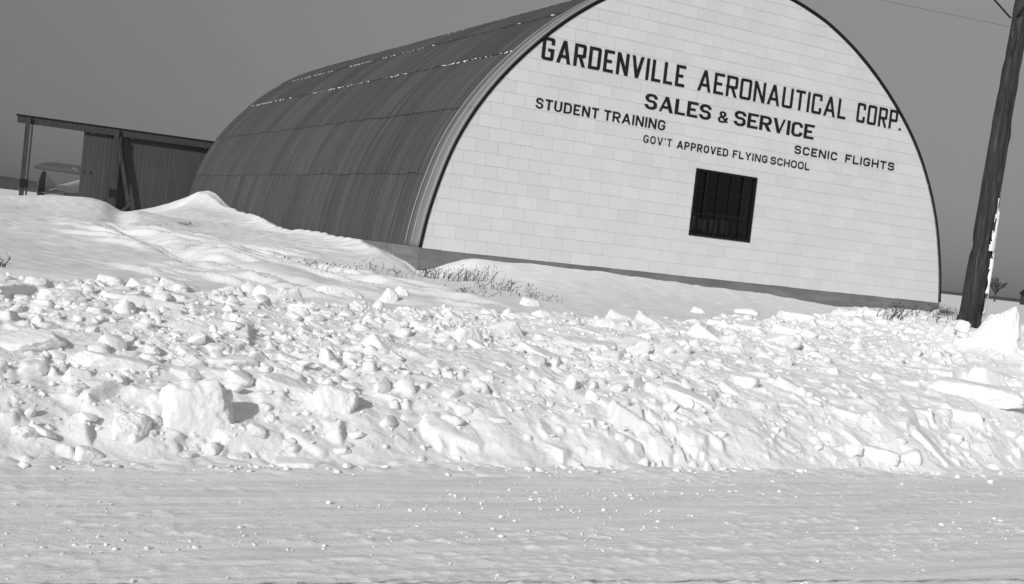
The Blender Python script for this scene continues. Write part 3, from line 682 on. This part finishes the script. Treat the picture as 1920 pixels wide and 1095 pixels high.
def word(mb, txt, s0, s1, z0, cap, tx, ty, rad, gap, k0=0, rw=1.0):
    ws = [max(GL[c][0]*rw*cap*.75, tx) for c in txt]; g = gap*cap; tot = sum(ws)+g*(len(txt)-1)
    flex = (s1-s0-sum(w_ for w_, c in zip(ws, txt) if GL[c][0] == 0)-g*(len(txt)-1))/max(1e-6, sum(w_ for w_, c in zip(ws, txt) if GL[c][0] > 0))
    x = s0; kz = tx/ty
    for ci, c in enumerate(txt):
        w_ = ws[ci]*(flex if GL[c][0] > 0 else 1)
        X = lambda a: x+(0 if a == -1 else w_ if a == 2 else tx/2+a*(w_-tx)); Y = lambda a: 0 if a == -1 else cap if a == 2 else ty/2+a*(cap-ty)
        for si, g_ in enumerate(GL[c][1]):
            yd = -.0175-.0008*si
            if g_[0] == 'd':
                thin = ty/tx if (tx/ty > 1.4 and ((c == 'A' and si == 0) or (c == 'V' and si == 1))) else 1.
                (a0, b0), (a1, b1) = g_[1], g_[2]; q0, q1 = np.array([X(a0), Y(b0)]), np.array([X(a1), Y(b1)]); dv = q1-q0; hx = thin*tx*.5*min(1.25, np.linalg.norm(dv)/max(abs(dv[1]), 1e-6))
                V = [(q0[0]-hx, q0[1]), (q0[0]+hx, q0[1]), (q1[0]+hx, q1[1]), (q1[0]-hx, q1[1])]; F = [(0, 1, 2, 3)]
            else:
                if g_[0] == 'b': pts = [(X(a), Y(b)*kz) for a, b in g_[1:3]]; cl_ = False
                elif g_[0] == 'c': pts = arcround([(X(a), Y(b)*kz) for a, b in g_[1]], rad*cap, True); cl_ = True
                else:
                    pts = [(X(a), Y(b)*kz) for a, b in g_[1]]; cl_ = False
                    if len(g_) > 2: pts = arcround(pts[:g_[2]+2], rad*cap)[:-1]+pts[g_[2]+1:]
                    else: pts = arcround(pts, rad*cap)
                V, F = stroke(pts, tx, cl_); V = [(a, b/kz) for a, b in V]
            mb.add([(a, yd, z0+b) for a, b in V], F)
        x += w_+g
def lines(name, label, items):
    for it in items:
        mb = MB(); word(mb, *it); o = mb.build('painted_word', PAINT, hangar); o['label'] = label
lines('lettering', 'tall narrow square-cornered black letters, top line', [('GARDENVILLE', 2.495, 6.55, 5.935, .525, .092, .074, .05, .15), ('AERONAUTICAL', 6.95, 11.87, 5.935, .525, .086, .070, .05, .15), ('CORP.', 12.25, 13.92, 5.935, .525, .086, .070, .05, .15)])
lines('lettering', 'heavy black letters in the second line, thick uprights and thin curves', [('SALES', 5.46, 7.46, 5.255, .375, .105, .062, .30, .13), ('&', 7.69, 8.02, 5.255, .285, .07, .045, .2, .1), ('SERVICE', 8.19, 10.85, 5.255, .375, .105, .062, .30, .13)])
lines('lettering', 'medium black rounded letters at the left of the third line', [('STUDENT', 2.49, 4.20, 4.805, .245, .054, .040, .30, .2), ('TRAINING', 4.35, 6.13, 4.805, .245, .054, .040, .30, .18)])
lines('lettering', 'medium black rounded letters at the right of the third line', [('SCENIC', 10.26, 11.75, 4.81, .22, .054, .044, .30, .26), ('FLIGHTS', 12.04, 13.85, 4.81, .22, .054, .044, .30, .26)])
lines('lettering', 'smallest black letters just above the gable window', [("GOV'T", 5.54, 6.38, 4.435, .195, .034, .030, .3, .24), ('APPROVED', 6.54, 8.13, 4.435, .195, .041, .035, .3, .2), ('FLYING', 8.28, 9.41, 4.435, .195, .041, .035, .3, .22), ('SCHOOL', 9.51, 10.84, 4.435, .195, .041, .035, .3, .2)])
# window
win = MB(); fr = .05
win.box(WS0, WS1, -.03, .09, WZ1-fr, WZ1); win.box(WS0, WS1, -.03, .09, WZ0, WZ0+fr); win.box(WS0, WS0+fr, -.03, .09, WZ0+fr, WZ1-fr); win.box(WS1-fr, WS1, -.03, .09, WZ0+fr, WZ1-fr)
wo = win.build('window', FRAME, hangar)
cw = (WS1-WS0)/5; rh = (WZ1-WZ0)/3; mb = MB()
for i in range(1, 5):
    x = WS0+cw*i; t = .009
    mb.box(x-t, x+t, .0, .03, WZ0+fr, WZ0+rh-.013)
    if i in (2, 3): mb.box(x-.007, x+.007, .002, .03, WZ0+rh+.013, WZ1-fr)
mb.box(WS0+fr, WS1-fr, .0, .032, WZ0+rh-.012, WZ0+rh+.012); mb.box(WS0+fr, WS1-fr, .001, .030, WZ0+2*rh-.010, WZ0+2*rh+.010)
mb.build('glazing_bar', FRAME, wo)
mb = MB(); x0, x1 = WS0+cw, WS0+4*cw
mb.box(x0-.02, x0+.014, -.02, .035, WZ0+rh+.013, WZ1-fr); mb.box(x1-.014, x1+.02, -.02, .035, WZ0+rh+.013, WZ1-fr); mb.box(x0+.014, x1-.014, -.018, .034, WZ0+rh+.0125, WZ0+rh+.045)
mb.build('vent_sash', FRAME, wo)
MB().box(WS0+fr, WS1-fr, .040, .044, WZ0+fr, WZ1-fr).build('pane', GLASS, wo)
MB().box(WS1, WS1+.02, .045, .42, WZ0, WZ1).box(WS0, WS1+.02, .045, .42, WZ0-.02, WZ0).build('reveal', INT, wo)
# snow lodged along the upper roof laps
def seam_snow(a, n, l0, l1, dens):
    out = []
    for _ in range(n):
        l = rng.uniform(l0, l1)
        if vnoise(np.array([l*.9]), np.array([a]), 8)[0] < dens: continue
        out.append((l, a-.05+rng.uniform(-.03, .02)))
    return out
Vs, Fs, k = [], [], 0
for a, n, l0, l1, dn in ((5.42, 190, .8, 24.5, -.1), (7.2, 110, 1, 24, .15), (7.2, 70, 15, 23, -.3), (9.2, 150, 6, 24, 0)):
    for l, aa in seam_snow(a, n, l0, l1, dn):
        x, z = prof_at(aa, .03); r = rng.uniform(.010, .026); P, F = chunk_verts((rng.uniform(.6, 1), rng.uniform(1.5, 4.5), 1), 5, lev=2, cuts=2, sharp=12) if False else (None, None)
        V, F = IC[2]; V = V*np.array([r*.8, r*rng.uniform(1.0, 3.5), r*.6])+np.array([x, l, z]); Vs.append(V); Fs.append(F+k); k += len(V)
o = link('snow_crust', npmesh('snow_crust', np.concatenate(Vs), np.concatenate(Fs), True), SNOW, hangar); o['kind'] = 'stuff'

# ------------------------------------------------------------------ inside: an invented pale rack, put in to lighten the lower window panes
rk = empty('stand_in_rack', 8.2, .75, .9, 'made-up pale slatted rack put in to lighten the lower row of window panes', 'rack')
mb = MB()
for i in range(7): mb.box(-1.25+i*.36, -1.25+i*.36+.26, 0, .03, 1.2, 1.92+.03*(i % 3))
mb.build('slat', INT, rk); MB().box(-1.3, 1.3, -.03, 0, 1.55, 1.6).box(-1.3, 1.3, .03, .06, 1.2, 1.28).build('rail', INTD, rk)
mb = MB()
for x in (-1.28, 1.24): mb.box(x, x+.05, .06, .11, 0, 1.9)
mb.build('leg', INTD, rk)

# ------------------------------------------------------------------ sliding doors and their overhead track, running out from the rear corner
DL = 25.3
tr = empty('door_track_frame', -6.2, DL, 1.0, 'timber gantry of beam and posts carrying the sliding doors beside the hangar', 'track frame')
def L3(s, l, z): return (s+6.2, l-DL, z-1.0)
mb = MB(); mb.box(-.42, 7.2, -.22, -.12, 3.20, 3.47); mb.build('beam', TIMBER, tr)
mb = MB(); mb.box(-.46, 7.2, -.26, .16, 3.473, 3.52); mb.build('beam_cap', BLACK, tr)
mb = MB(); mb.box(-.40, 7.2, -.115, -.095, 3.26, 3.40); mb.build('track_rail', METAL, tr)
for s0, zb in ((-6.33, .1), (-3.03, -.15)):
    mb = MB(); x = s0+6.2; mb.box(x, x+.17, -.34, -.225, zb, 3.45); mb.build('post', TIMBER, tr)
    mb = MB(); mb.box(x+.225, x+.285, -.34, -.225, zb, 3.19); mb.build('post_board', TIMBER, tr)
    mb = MB(); mb.box(x-.02, x+.29, -.39, -.343, .75, 1.05); mb.build('cleat', BLACK, tr)
MB().bar(L3(-2.90, 25.02, 4.15), L3(-2.08, 25.0, .85), .13, .09, (0, 1, 0)).build('brace', TIMBER, tr)
MB().bar(L3(-2.72, 24.88, .98), L3(-2.15, 24.88, 1.6), .12, .06, (0, 1, 0)).build('brace', TIMBER, tr)
def door(s0, s1, l, label):
    d = empty('sliding_door', s0, l, .7, label, 'sliding door', group='sliding doors beside the hangar'); w_ = s1-s0; mb = MB(); x = 0; n = int(round(w_/.15))
    for i in range(n):
        a = w_*i/n; b = w_*(i+1)/n; mb.box(a+.003, b-.003, 0, .03, 0, 3.62)
    mb.box(0, w_, .022, .028, 0, 3.62); mb.build('door_leaf', DOOR, d)
    mb = MB(); mb.box(0, w_, .031, .06, .3, .42).box(0, w_, .031, .06, 3.0, 3.12); mb.build('batten', TIMBER, d)
    for q in (.3, w_-.3): MB().box(q-.03, q+.03, -.02, -.001, 3.45, 3.75).build('hanger', METAL, d)
    return d
d1 = door(-4.14, -2.45, DL-.05, 'narrower sliding door at the open end, two dark knots near its edge')
MB().box(.12, .17, -.012, -.001, 1.85, 1.95).box(.36, .42, -.012, -.001, 1.86, 1.97).build('handle', BLACK, d1)
door(-2.60, .96, DL+.04, 'wide dark sliding door between the timber post and the hangar roof')

# ------------------------------------------------------------------ light aeroplane parked beyond the doors
TS, TL, TZ = at(82, 360, 40); HEAD = math.radians(-22+44)      # compass heading of the nose
ax, ay = tow(TS, TL); pl = bpy.data.objects.new('light_aeroplane', None); COL.objects.link(pl); pl.location = (ax, ay, 1.12); pl.rotation_euler = (0, 0, -HEAD)
tag(pl, 'small high-wing tail-dragger aeroplane parked in the snow beyond the open door bay', 'aeroplane')
# local: y to the nose, x to the right wing
def loft(secs, n=12):
    V, F = [], []
    for (y, cz, hw, hh) in secs:
        for k in range(n):
            a = 2*math.pi*k/n; ca, sa = math.cos(a), math.sin(a); p = .6
            V.append((hw*math.copysign(abs(ca)**p, ca), y, cz+hh*math.copysign(abs(sa)**p, sa)))
    for i in range(len(secs)-1):
        for k in range(n): F.append((i*n+k, i*n+(k+1) % n, (i+1)*n+(k+1) % n, (i+1)*n+k))
    F += [tuple(range(n))[::-1], tuple(range((len(secs)-1)*n, len(secs)*n))]
    return V, F
TILT = .19
V, F = loft([(0, .52, .03, .14), (1.2, .80, .16, .22), (2.8, 1.12, .30, .36), (3.9, 1.45, .36, .52), (5.1, 1.62, .37, .56), (5.7, 1.50, .36, .42), (6.5, 1.52, .30, .34), (6.75, 1.55, .15, .2)])
MB().add(V, F).build('fuselage', FABL, pl, True)
def plate(pts, x, t): n = len(pts); return [(x-t, a, b) for a, b in pts]+[(x+t, a, b) for a, b in pts], [tuple(range(n))[::-1], tuple(range(n, 2*n))]+[(i, (i+1) % n, (i+1) % n+n, i+n) for i in range(n)]
MB().add(*plate([(.02, .5), (.02, 1.5), (.12, 1.45), (.95, .82), (.95, .68)], 0, .03)).build('fin', FABL, pl)
MB().add(*plate([(0, .3), (0, 1.56), (-.1, 1.62), (-.28, 1.5), (-.42, 1.1), (-.46, .6), (-.40, .28), (-.2, .2)], 0, .035)).build('rudder', FABD, pl)
def hplate(pts, z, t, slope=0.): n = len(pts); return [(a, b, z-t+slope*b) for a, b in pts]+[(a, b, z+t+slope*b) for a, b in pts], [tuple(range(n))[::-1], tuple(range(n, 2*n))]+[(i, (i+1) % n, (i+1) % n+n, i+n) for i in range(n)]
for sg in (-1, 1): MB().add(*hplate([(sg*.05, .75), (sg*.9, .55), (sg*1.4, .2), (sg*1.42, -.1), (sg*.9, -.3), (sg*.06, -.25)], .55, .03, TILT)).build('tailplane', FABD, pl)
sec = [(0, 0), (.12, .10), (.45, .17), (.9, .14), (1.6, .0), (.9, -.02), (.3, -.05)]; V, F = [], []; xs = [-5.4, -5.3, -5.0, -4.5, 0, 4.5, 5.0, 5.3, 5.4]; cw_ = [.3, .6, .85, 1, 1, 1, .85, .6, .3]
for x, c in zip(xs, cw_):
    for (a, b) in sec: yy = 5.75-.8*(1-c)-a*c; V.append((x, yy, 1.86+.03*abs(x)+b*c*1.2+.27*(yy-5)*1.0))
m = len(sec)
for i in range(len(xs)-1):
    for k in range(m): F.append((i*m+k, i*m+(k+1) % m, (i+1)*m+(k+1) % m, (i+1)*m+k))
F += [tuple(range(m))[::-1], tuple(range((len(xs)-1)*m, len(xs)*m))]
MB().add(V, F).build('wing', FABD, pl, True)
for sg in (-1, 1):
    MB().tube([(sg*.35, 5.0, 1.2), (sg*2.6, 5.4, 2.15)], .035).build('strut', METAL, pl); MB().tube([(sg*.35, 4.9, 1.2), (sg*2.6, 4.6, 2.05)], .035).build('strut', METAL, pl)
    MB().tube([(sg*.3, 5.3, 1.1), (sg*.85, 5.3, .28)], .04).build('gear_leg', METAL, pl)
    wh = MB().tube([(sg*.80, 5.3, .24), (sg*.84, 5.3, .24), (sg*.96, 5.3, .24), (sg*1.0, 5.3, .24)], [.2, .26, .26, .2], 20).build('wheel', RUB, pl)
    MB().tube([(sg*.79, 5.3, .24), (sg*1.01, 5.3, .24)], .1, 14).build('hub', METAL, wh)
MB().tube([(0, .05, .5), (0, -.15, .12)], .02).build('tail_spring', METAL, pl); MB().tube([(-.03, -.18, .1), (.03, -.18, .1)], .09, 14).build('tail_wheel', RUB, pl)
V = []; 
MB().add(*plate([(6.84, .75), (6.80, 1.0), (6.82, 1.55), (6.86, 2.1), (6.88, 2.35), (6.90, 2.1), (6.88, 1.55), (6.88, 1.0)], 0, .06)).build('propeller', TIMBER, pl)
MB().add([(-.31, 5.3, 1.72), (.31, 5.3, 1.72), (.28, 5.62, 2.12), (-.28, 5.62, 2.12)], [(0, 1, 2, 3)]).build('windscreen', GLASS, pl)

# ------------------------------------------------------------------ utility pole
PD = -13.4; ps, plv, pz = at(1817, 606, PD); tsx, tlv, tz = at(1918, 5, PD)
pz0 = .5; dirv = Vector((tsx-ps, 0, tz-pz)).normalized()
pole = empty('utility_pole', ps, PD, pz0, 'dark weathered timber utility pole, snow plastered down its right side', 'utility pole')
H = 7.4; nz_, nn = 170, 40; V = []
for i in range(nz_):
    f = i/(nz_-1); z = H*f; c = dirv*(z/dirv.z-(pz-pz0)/dirv.z); r = .148-.0104*z
    for k in range(nn):
        a = 2*math.pi*k/nn
        rr = r*(1+.02*math.sin(z*1.7+a)+.020*math.sin(9*a+.3*math.sin(z))+.012*math.sin(17*a+1.1*math.sin(z*.7)))
        V.append((c.x+rr*math.cos(a), rr*math.sin(a), z))
V = np.array(V)
V[:, 0] += .010*vnoise(V[:, 2]*1.1, V[:, 2]*0, 3)+.008*vnoise(V[:, 2]*5, V[:, 2]*0, 3)
for _ in range(60):                                  # knots and spike holes
    z0, a0 = rng.uniform(.2, H), rng.uniform(0, 6.3); c = dirv*(z0/dirv.z-(pz-pz0)/dirv.z); p = np.array([c.x+.13*math.cos(a0), .13*math.sin(a0), z0])
    d = np.linalg.norm((V-p)*np.array([1, 1, .6]), axis=1); amp = rng.choice([-.022, .012]); g = np.exp(-(d/.045)**2)*amp; V[:, 0] += g*math.cos(a0); V[:, 1] += g*math.sin(a0)
F = [(i*nn+k, i*nn+(k+1) % nn, (i+1)*nn+(k+1) % nn, (i+1)*nn+k) for i in range(nz_-1) for k in range(nn)]+[tuple(range((nz_-1)*nn, nz_*nn))]
me = bpy.data.meshes.new('shaft'); me.from_pydata([tuple(v) for v in V], [], F); me.update(); link('shaft', me, POLE, pole)
def pc(z): c = dirv*((z-pz)/dirv.z); return Vector((c.x, 0, z-pz0))     # axis point at world height z, pole local
# snow plaster: a skin on the right and windward side between 1.2 m and 3.1 m
nz2, na = 190, 34; V = []; ok = []
for i in range(nz2):
    z = 1.2+1.75*i/(nz2-1); c = pc(z)
    for k in range(na):
        a = -2.1+1.9*k/(na-1)
        n1 = float(fbm(np.array([a*4.]), np.array([z*2.0]), 3, 55)[0]); w_ = .60*sst(1.25, 1.5, np.array([z]))[0]*(1-sst(2.05, 2.5, np.array([z]))[0])+.22*sst(2.15, 2.3, np.array([z]))[0]*(1-sst(2.6, 2.85, np.array([z]))[0])
        cen = -.78 if z < 2.2 else -1.25
        th = w_-abs((a-cen)/.62)**2*.5+.34*n1; ok.append(th > .08); edge_ = min(1, max(0, (th-.06)*5)); rr = .150-.0104*c.z+.003+edge_*(.012+.040*w_*max(0, 1+n1*.8)); V.append((c.x+rr*math.cos(a), rr*math.sin(a), c.z))
F = [(i*na+k, i*na+k+1, (i+1)*na+k+1, (i+1)*na+k) for i in range(nz2-1) for k in range(na-1) if all(ok[j] for j in (i*na+k, i*na+k+1, (i+1)*na+k+1, (i+1)*na+k))]
me = bpy.data.meshes.new('snow_plaster'); me.from_pydata(V, [], F); me.update(); me.polygons.foreach_set('use_smooth', np.ones(len(me.polygons), dtype=bool)); link('snow_plaster', me, SNOW, pole)
# crossarm above the frame, its two flat braces, a side bracket
def at_s(u, v, s0): r = ray(u, v); q = (s0-cs)/r[0]; return s0, cl+r[1]*q, 1.6+r[2]*q
ea = at_s(1773, 2, ps+.62); YE = ea[1]-PD; ZA = ea[2]; c = pc(ZA)          # the arm lies across the road line
MB().box(c.x-.23, c.x-.12, -YE, YE, c.z, c.z+.11).build('crossarm', POLE, pole, bevel=.006)
b0 = pc(5.17)
for sg in (-1, 1): MB().bar((b0.x-.115, sg*.05, b0.z), (c.x-.245, sg*.62, c.z+.05), .008, .045, (1, 0, 0)).build('brace', BLACK, pole)
for x in (-YE+.08, -.5, .5, YE-.08):
    ins = MB().tube([(c.x-.175, x, c.z+.11), (c.x-.175, x, c.z+.2)], .012).build('pin', METAL, pole); MB().tube([(c.x-.175, x, c.z+z) for z in (.17, .18, .22, .24, .27, .28)], [.03, .045, .042, .03, .034, .02], 14).build('insulator', PORC, ins)
b1 = pc(5.02)
MB().tube([(b1.x-.09, -.03, b1.z-.36), (b1.x-.115, -.04, b1.z-.18), (b1.x-.145, -.05, b1.z-.02), (b1.x-.15, -.05, b1.z+.02)], [.02, .04, .045, .03], 10).build('bracket', POLE, pole, True)
# wires
def wire(p0, p1, sag, label, r=.002):
    P = []
    for i in range(25):
        t = i/24; P.append(((p0[0]*(1-t)+p1[0]*t), (p0[1]*(1-t)+p1[1]*t), p0[2]*(1-t)+p1[2]*t-sag*4*t*(1-t)))
    o = inframe(MB().tube(P, r, 5).build('wire', WIRE)); tag(o, label, 'wire', 'overhead wires from the utility pole'); return o
bx = ps+b1.x-.15
wire((bx, PD-.05, 5.03), (bx-45, PD+.2, 5.2), .55, 'lower thin overhead wire running left from the bracket on the pole')
for y, lab in ((-YE+.08, 'nearest overhead wire, on the insulator at the near end of the crossarm'), (-.5, 'overhead wire on the inner near insulator of the crossarm'), (.5, 'overhead wire on the inner far insulator of the crossarm'), (YE-.08, 'farthest overhead wire, on the far end of the crossarm')):
    wire((ps+c.x-.175, PD+y, ZA+.27), (ps-45, PD+y, ZA+.3), .6, lab)
# ------------------------------------------------------------------ weeds poking out of the snow
def weed(u, v, h, n, spread, lean, label, l=None, sz=None):
    s, l, z = hit(u, v); o = empty('weed_clump', s, l, surf_z(s, l)-.02, label, 'weeds', group='dry weeds poking through the snow'); mb = MB(); hd = MB()
    n = int(n*1.7); h = h*.72
    for i in range(n):
        x, y = random.gauss(0, spread), random.gauss(0, spread*.6); hh = h*random.uniform(.4, 1.1); dx = lean*hh+random.gauss(0, .38)*hh; dy = random.gauss(0, .15)*hh
        z0 = surf_z(s+x, l+y)-surf_z(s, l)
        P = [(x, y, z0-.02), (x+dx*.3, y+dy*.4, z0+hh*.5), (x+dx, y+dy, z0+hh)]; mb.tube(P, [.0045, .0038, .002], 4)
        for _ in range(random.randint(0, 3)):
            t = random.uniform(.4, .95); p = Vector(P[1])*(1-t)+Vector(P[2])*t; q = p+Vector((random.gauss(0, .06), random.gauss(0, .04), random.uniform(.01, .08))); mb.tube([p, q], [.0025, .0015], 4)
            if random.random() < .3: hd.tube([q, q+Vector((.004, 0, .012)), q+Vector((.004, 0, .022))], [.006, .011, .003], 5)
    mb.build('stalk', WEED, o)
    if hd.V: hd.build('seed_head', WEED, o)
weed(878, 528, .40, 34, .30, .5, 'tallest leaning tuft of dry weeds in front of the gable corner')
weed(830, 522, .30, 22, .22, .2, 'thin dry weeds just right of the foundation corner')
weed(800, 520, .26, 14, .15, .0, 'few dry stalks at the foot of the foundation corner')
weed(940, 545, .26, 22, .30, .35, 'low dry weeds right of the tallest tuft')
weed(880, 556, .20, 12, .22, .7, 'flattened bent weeds below the tallest tuft')
weed(720, 512, .22, 18, .40, .1, 'scattered dry weeds at the low end of the side drift')
weed(590, 505, .18, 30, .5, .0, 'sparse dark seed heads on the slope of the side drift')
weed(500, 490, .14, 20, .6, .0, 'very sparse weed tips in the hollow left of the side drift')
weed(345, 425, .16, 26, .16, .2, 'small dark clump of weeds below the drift peak')
weed(305, 430, .22, 12, .3, .0, 'faint upright stalks left of the small dark clump')
weed(1670, 600, .26, 14, .12, .8, 'bent dry stem with side twigs below the right end of the foundation')
weed(1720, 592, .22, 14, .35, .0, 'dry weeds at the right corner of the foundation')
weed(1765, 590, .36, 20, .22, .1, 'dense dark weeds between the hangar corner and the utility pole')
weed(1785, 600, .26, 14, .25, .1, 'short dense weeds at the left of the pole foot')
weed(4, 500, .16, 6, .05, .5, 'lone dark stalks at the far left edge above the bank')
weed(1000, 562, .14, 10, .3, .2, 'short weed tips behind the rounded boulder')

# ------------------------------------------------------------------ far things
def far(u, D): r = ray(u, 500); r = r/np.hypot(r[0], r[1]); return cs+r[0]*D, cl+r[1]*D
def tree(u, D, h, label, seed):
    random.seed(seed); s, l = far(u, D); o = empty('bare_tree', s, l, 1.0, label, 'tree', group='leafless trees far across the field'); tk = MB(); cr = MB()
    tk.tube([(0, 0, -.3), (.05*h, 0, h*.15), (.02*h, 0, h*.33)], [h*.035, h*.027, h*.022], 8)
    def br(p, d, L_, r, k):
        q = p+d*L_; m = p+d*L_*.5+Vector((random.gauss(0, .04), random.gauss(0, .04), 0))*L_; cr.tube([p, m, q], [r*2.0, r*1.8, r*1.5], 5)
        if k == 0: return
        for _ in range(3): n = (d+Vector((random.gauss(0, .5), random.gauss(0, .5), random.gauss(.05, .25)))).normalized(); br(q if random.random() < .6 else m, n, L_*random.uniform(.55, .8), r*.55, k-1)
    for a in range(5):
        an = a*1.26+random.random(); br(Vector((.02*h, 0, h*.30)), Vector((math.cos(an)*.75, math.sin(an)*.75, 1)).normalized(), h*.26, h*.016, 4)
    tk.build('trunk', TREE, o, True); cr.build('crown', TREE, o)
tree(1872, 300, 6.6, 'spreading leafless tree standing alone right of the utility pole', 3)
hs, hl = far(1950, 320); hb = empty('farm_shed', hs, hl, 1.0, 'small dark shed far off at the right edge of the field', 'shed', rz=ANG-.4)
MB().box(-3, 3, -2, 2, 0, 2.6).build('wall', TIMBER, hb); MB().add([(-3.4, -2.4, 2.6), (3.4, -2.4, 2.6), (3.4, 2.4, 2.6), (-3.4, 2.4, 2.6), (-3.4, 0, 4.0), (3.4, 0, 4.0)], [(0, 1, 5, 4), (2, 3, 4, 5), (0, 4, 3), (1, 2, 5), (0, 3, 2, 1)]).build('roof', BLACK, hb)
# far wooded ridges, real terrain with depth
def ridge(name, u0, u1, D, depth, prof, seed, base=.9):
    us = np.linspace(u0, u1, 160); V = []
    for j in range(9):
        f = j/8
        for i, u in enumerate(us):
            s, l = far(u, D+depth*f); t = i/(len(us)-1); h = np.interp(t, *zip(*prof))*1.12*math.sin(math.pi*f)
            h += (np.interp(t, *zip(*prof)) > .5)*.03*D/100*abs(float(vnoise(np.array([u*.35]), np.array([f*5.]), seed)[0]))*(f > 0)*(f < 1)
            V.append((s, l, base+h-(2.8 if f in (0, 1) else 0)))
    o = inframe(link(name, npmesh(name, np.array(V), gridfaces(9, len(us)), True), HILL)); tag(o, kind='structure')
ridge('hills', -500, 330, 2400, 1500, [(0, 42), (.3, 40), (.55, 30), (.68, 24), (.76, 14), (.82, 8), (1, 2)], 4)
ridge('hills', 1550, 2600, 2600, 900, [(0, 4), (.3, 7), (1, 14)], 8)
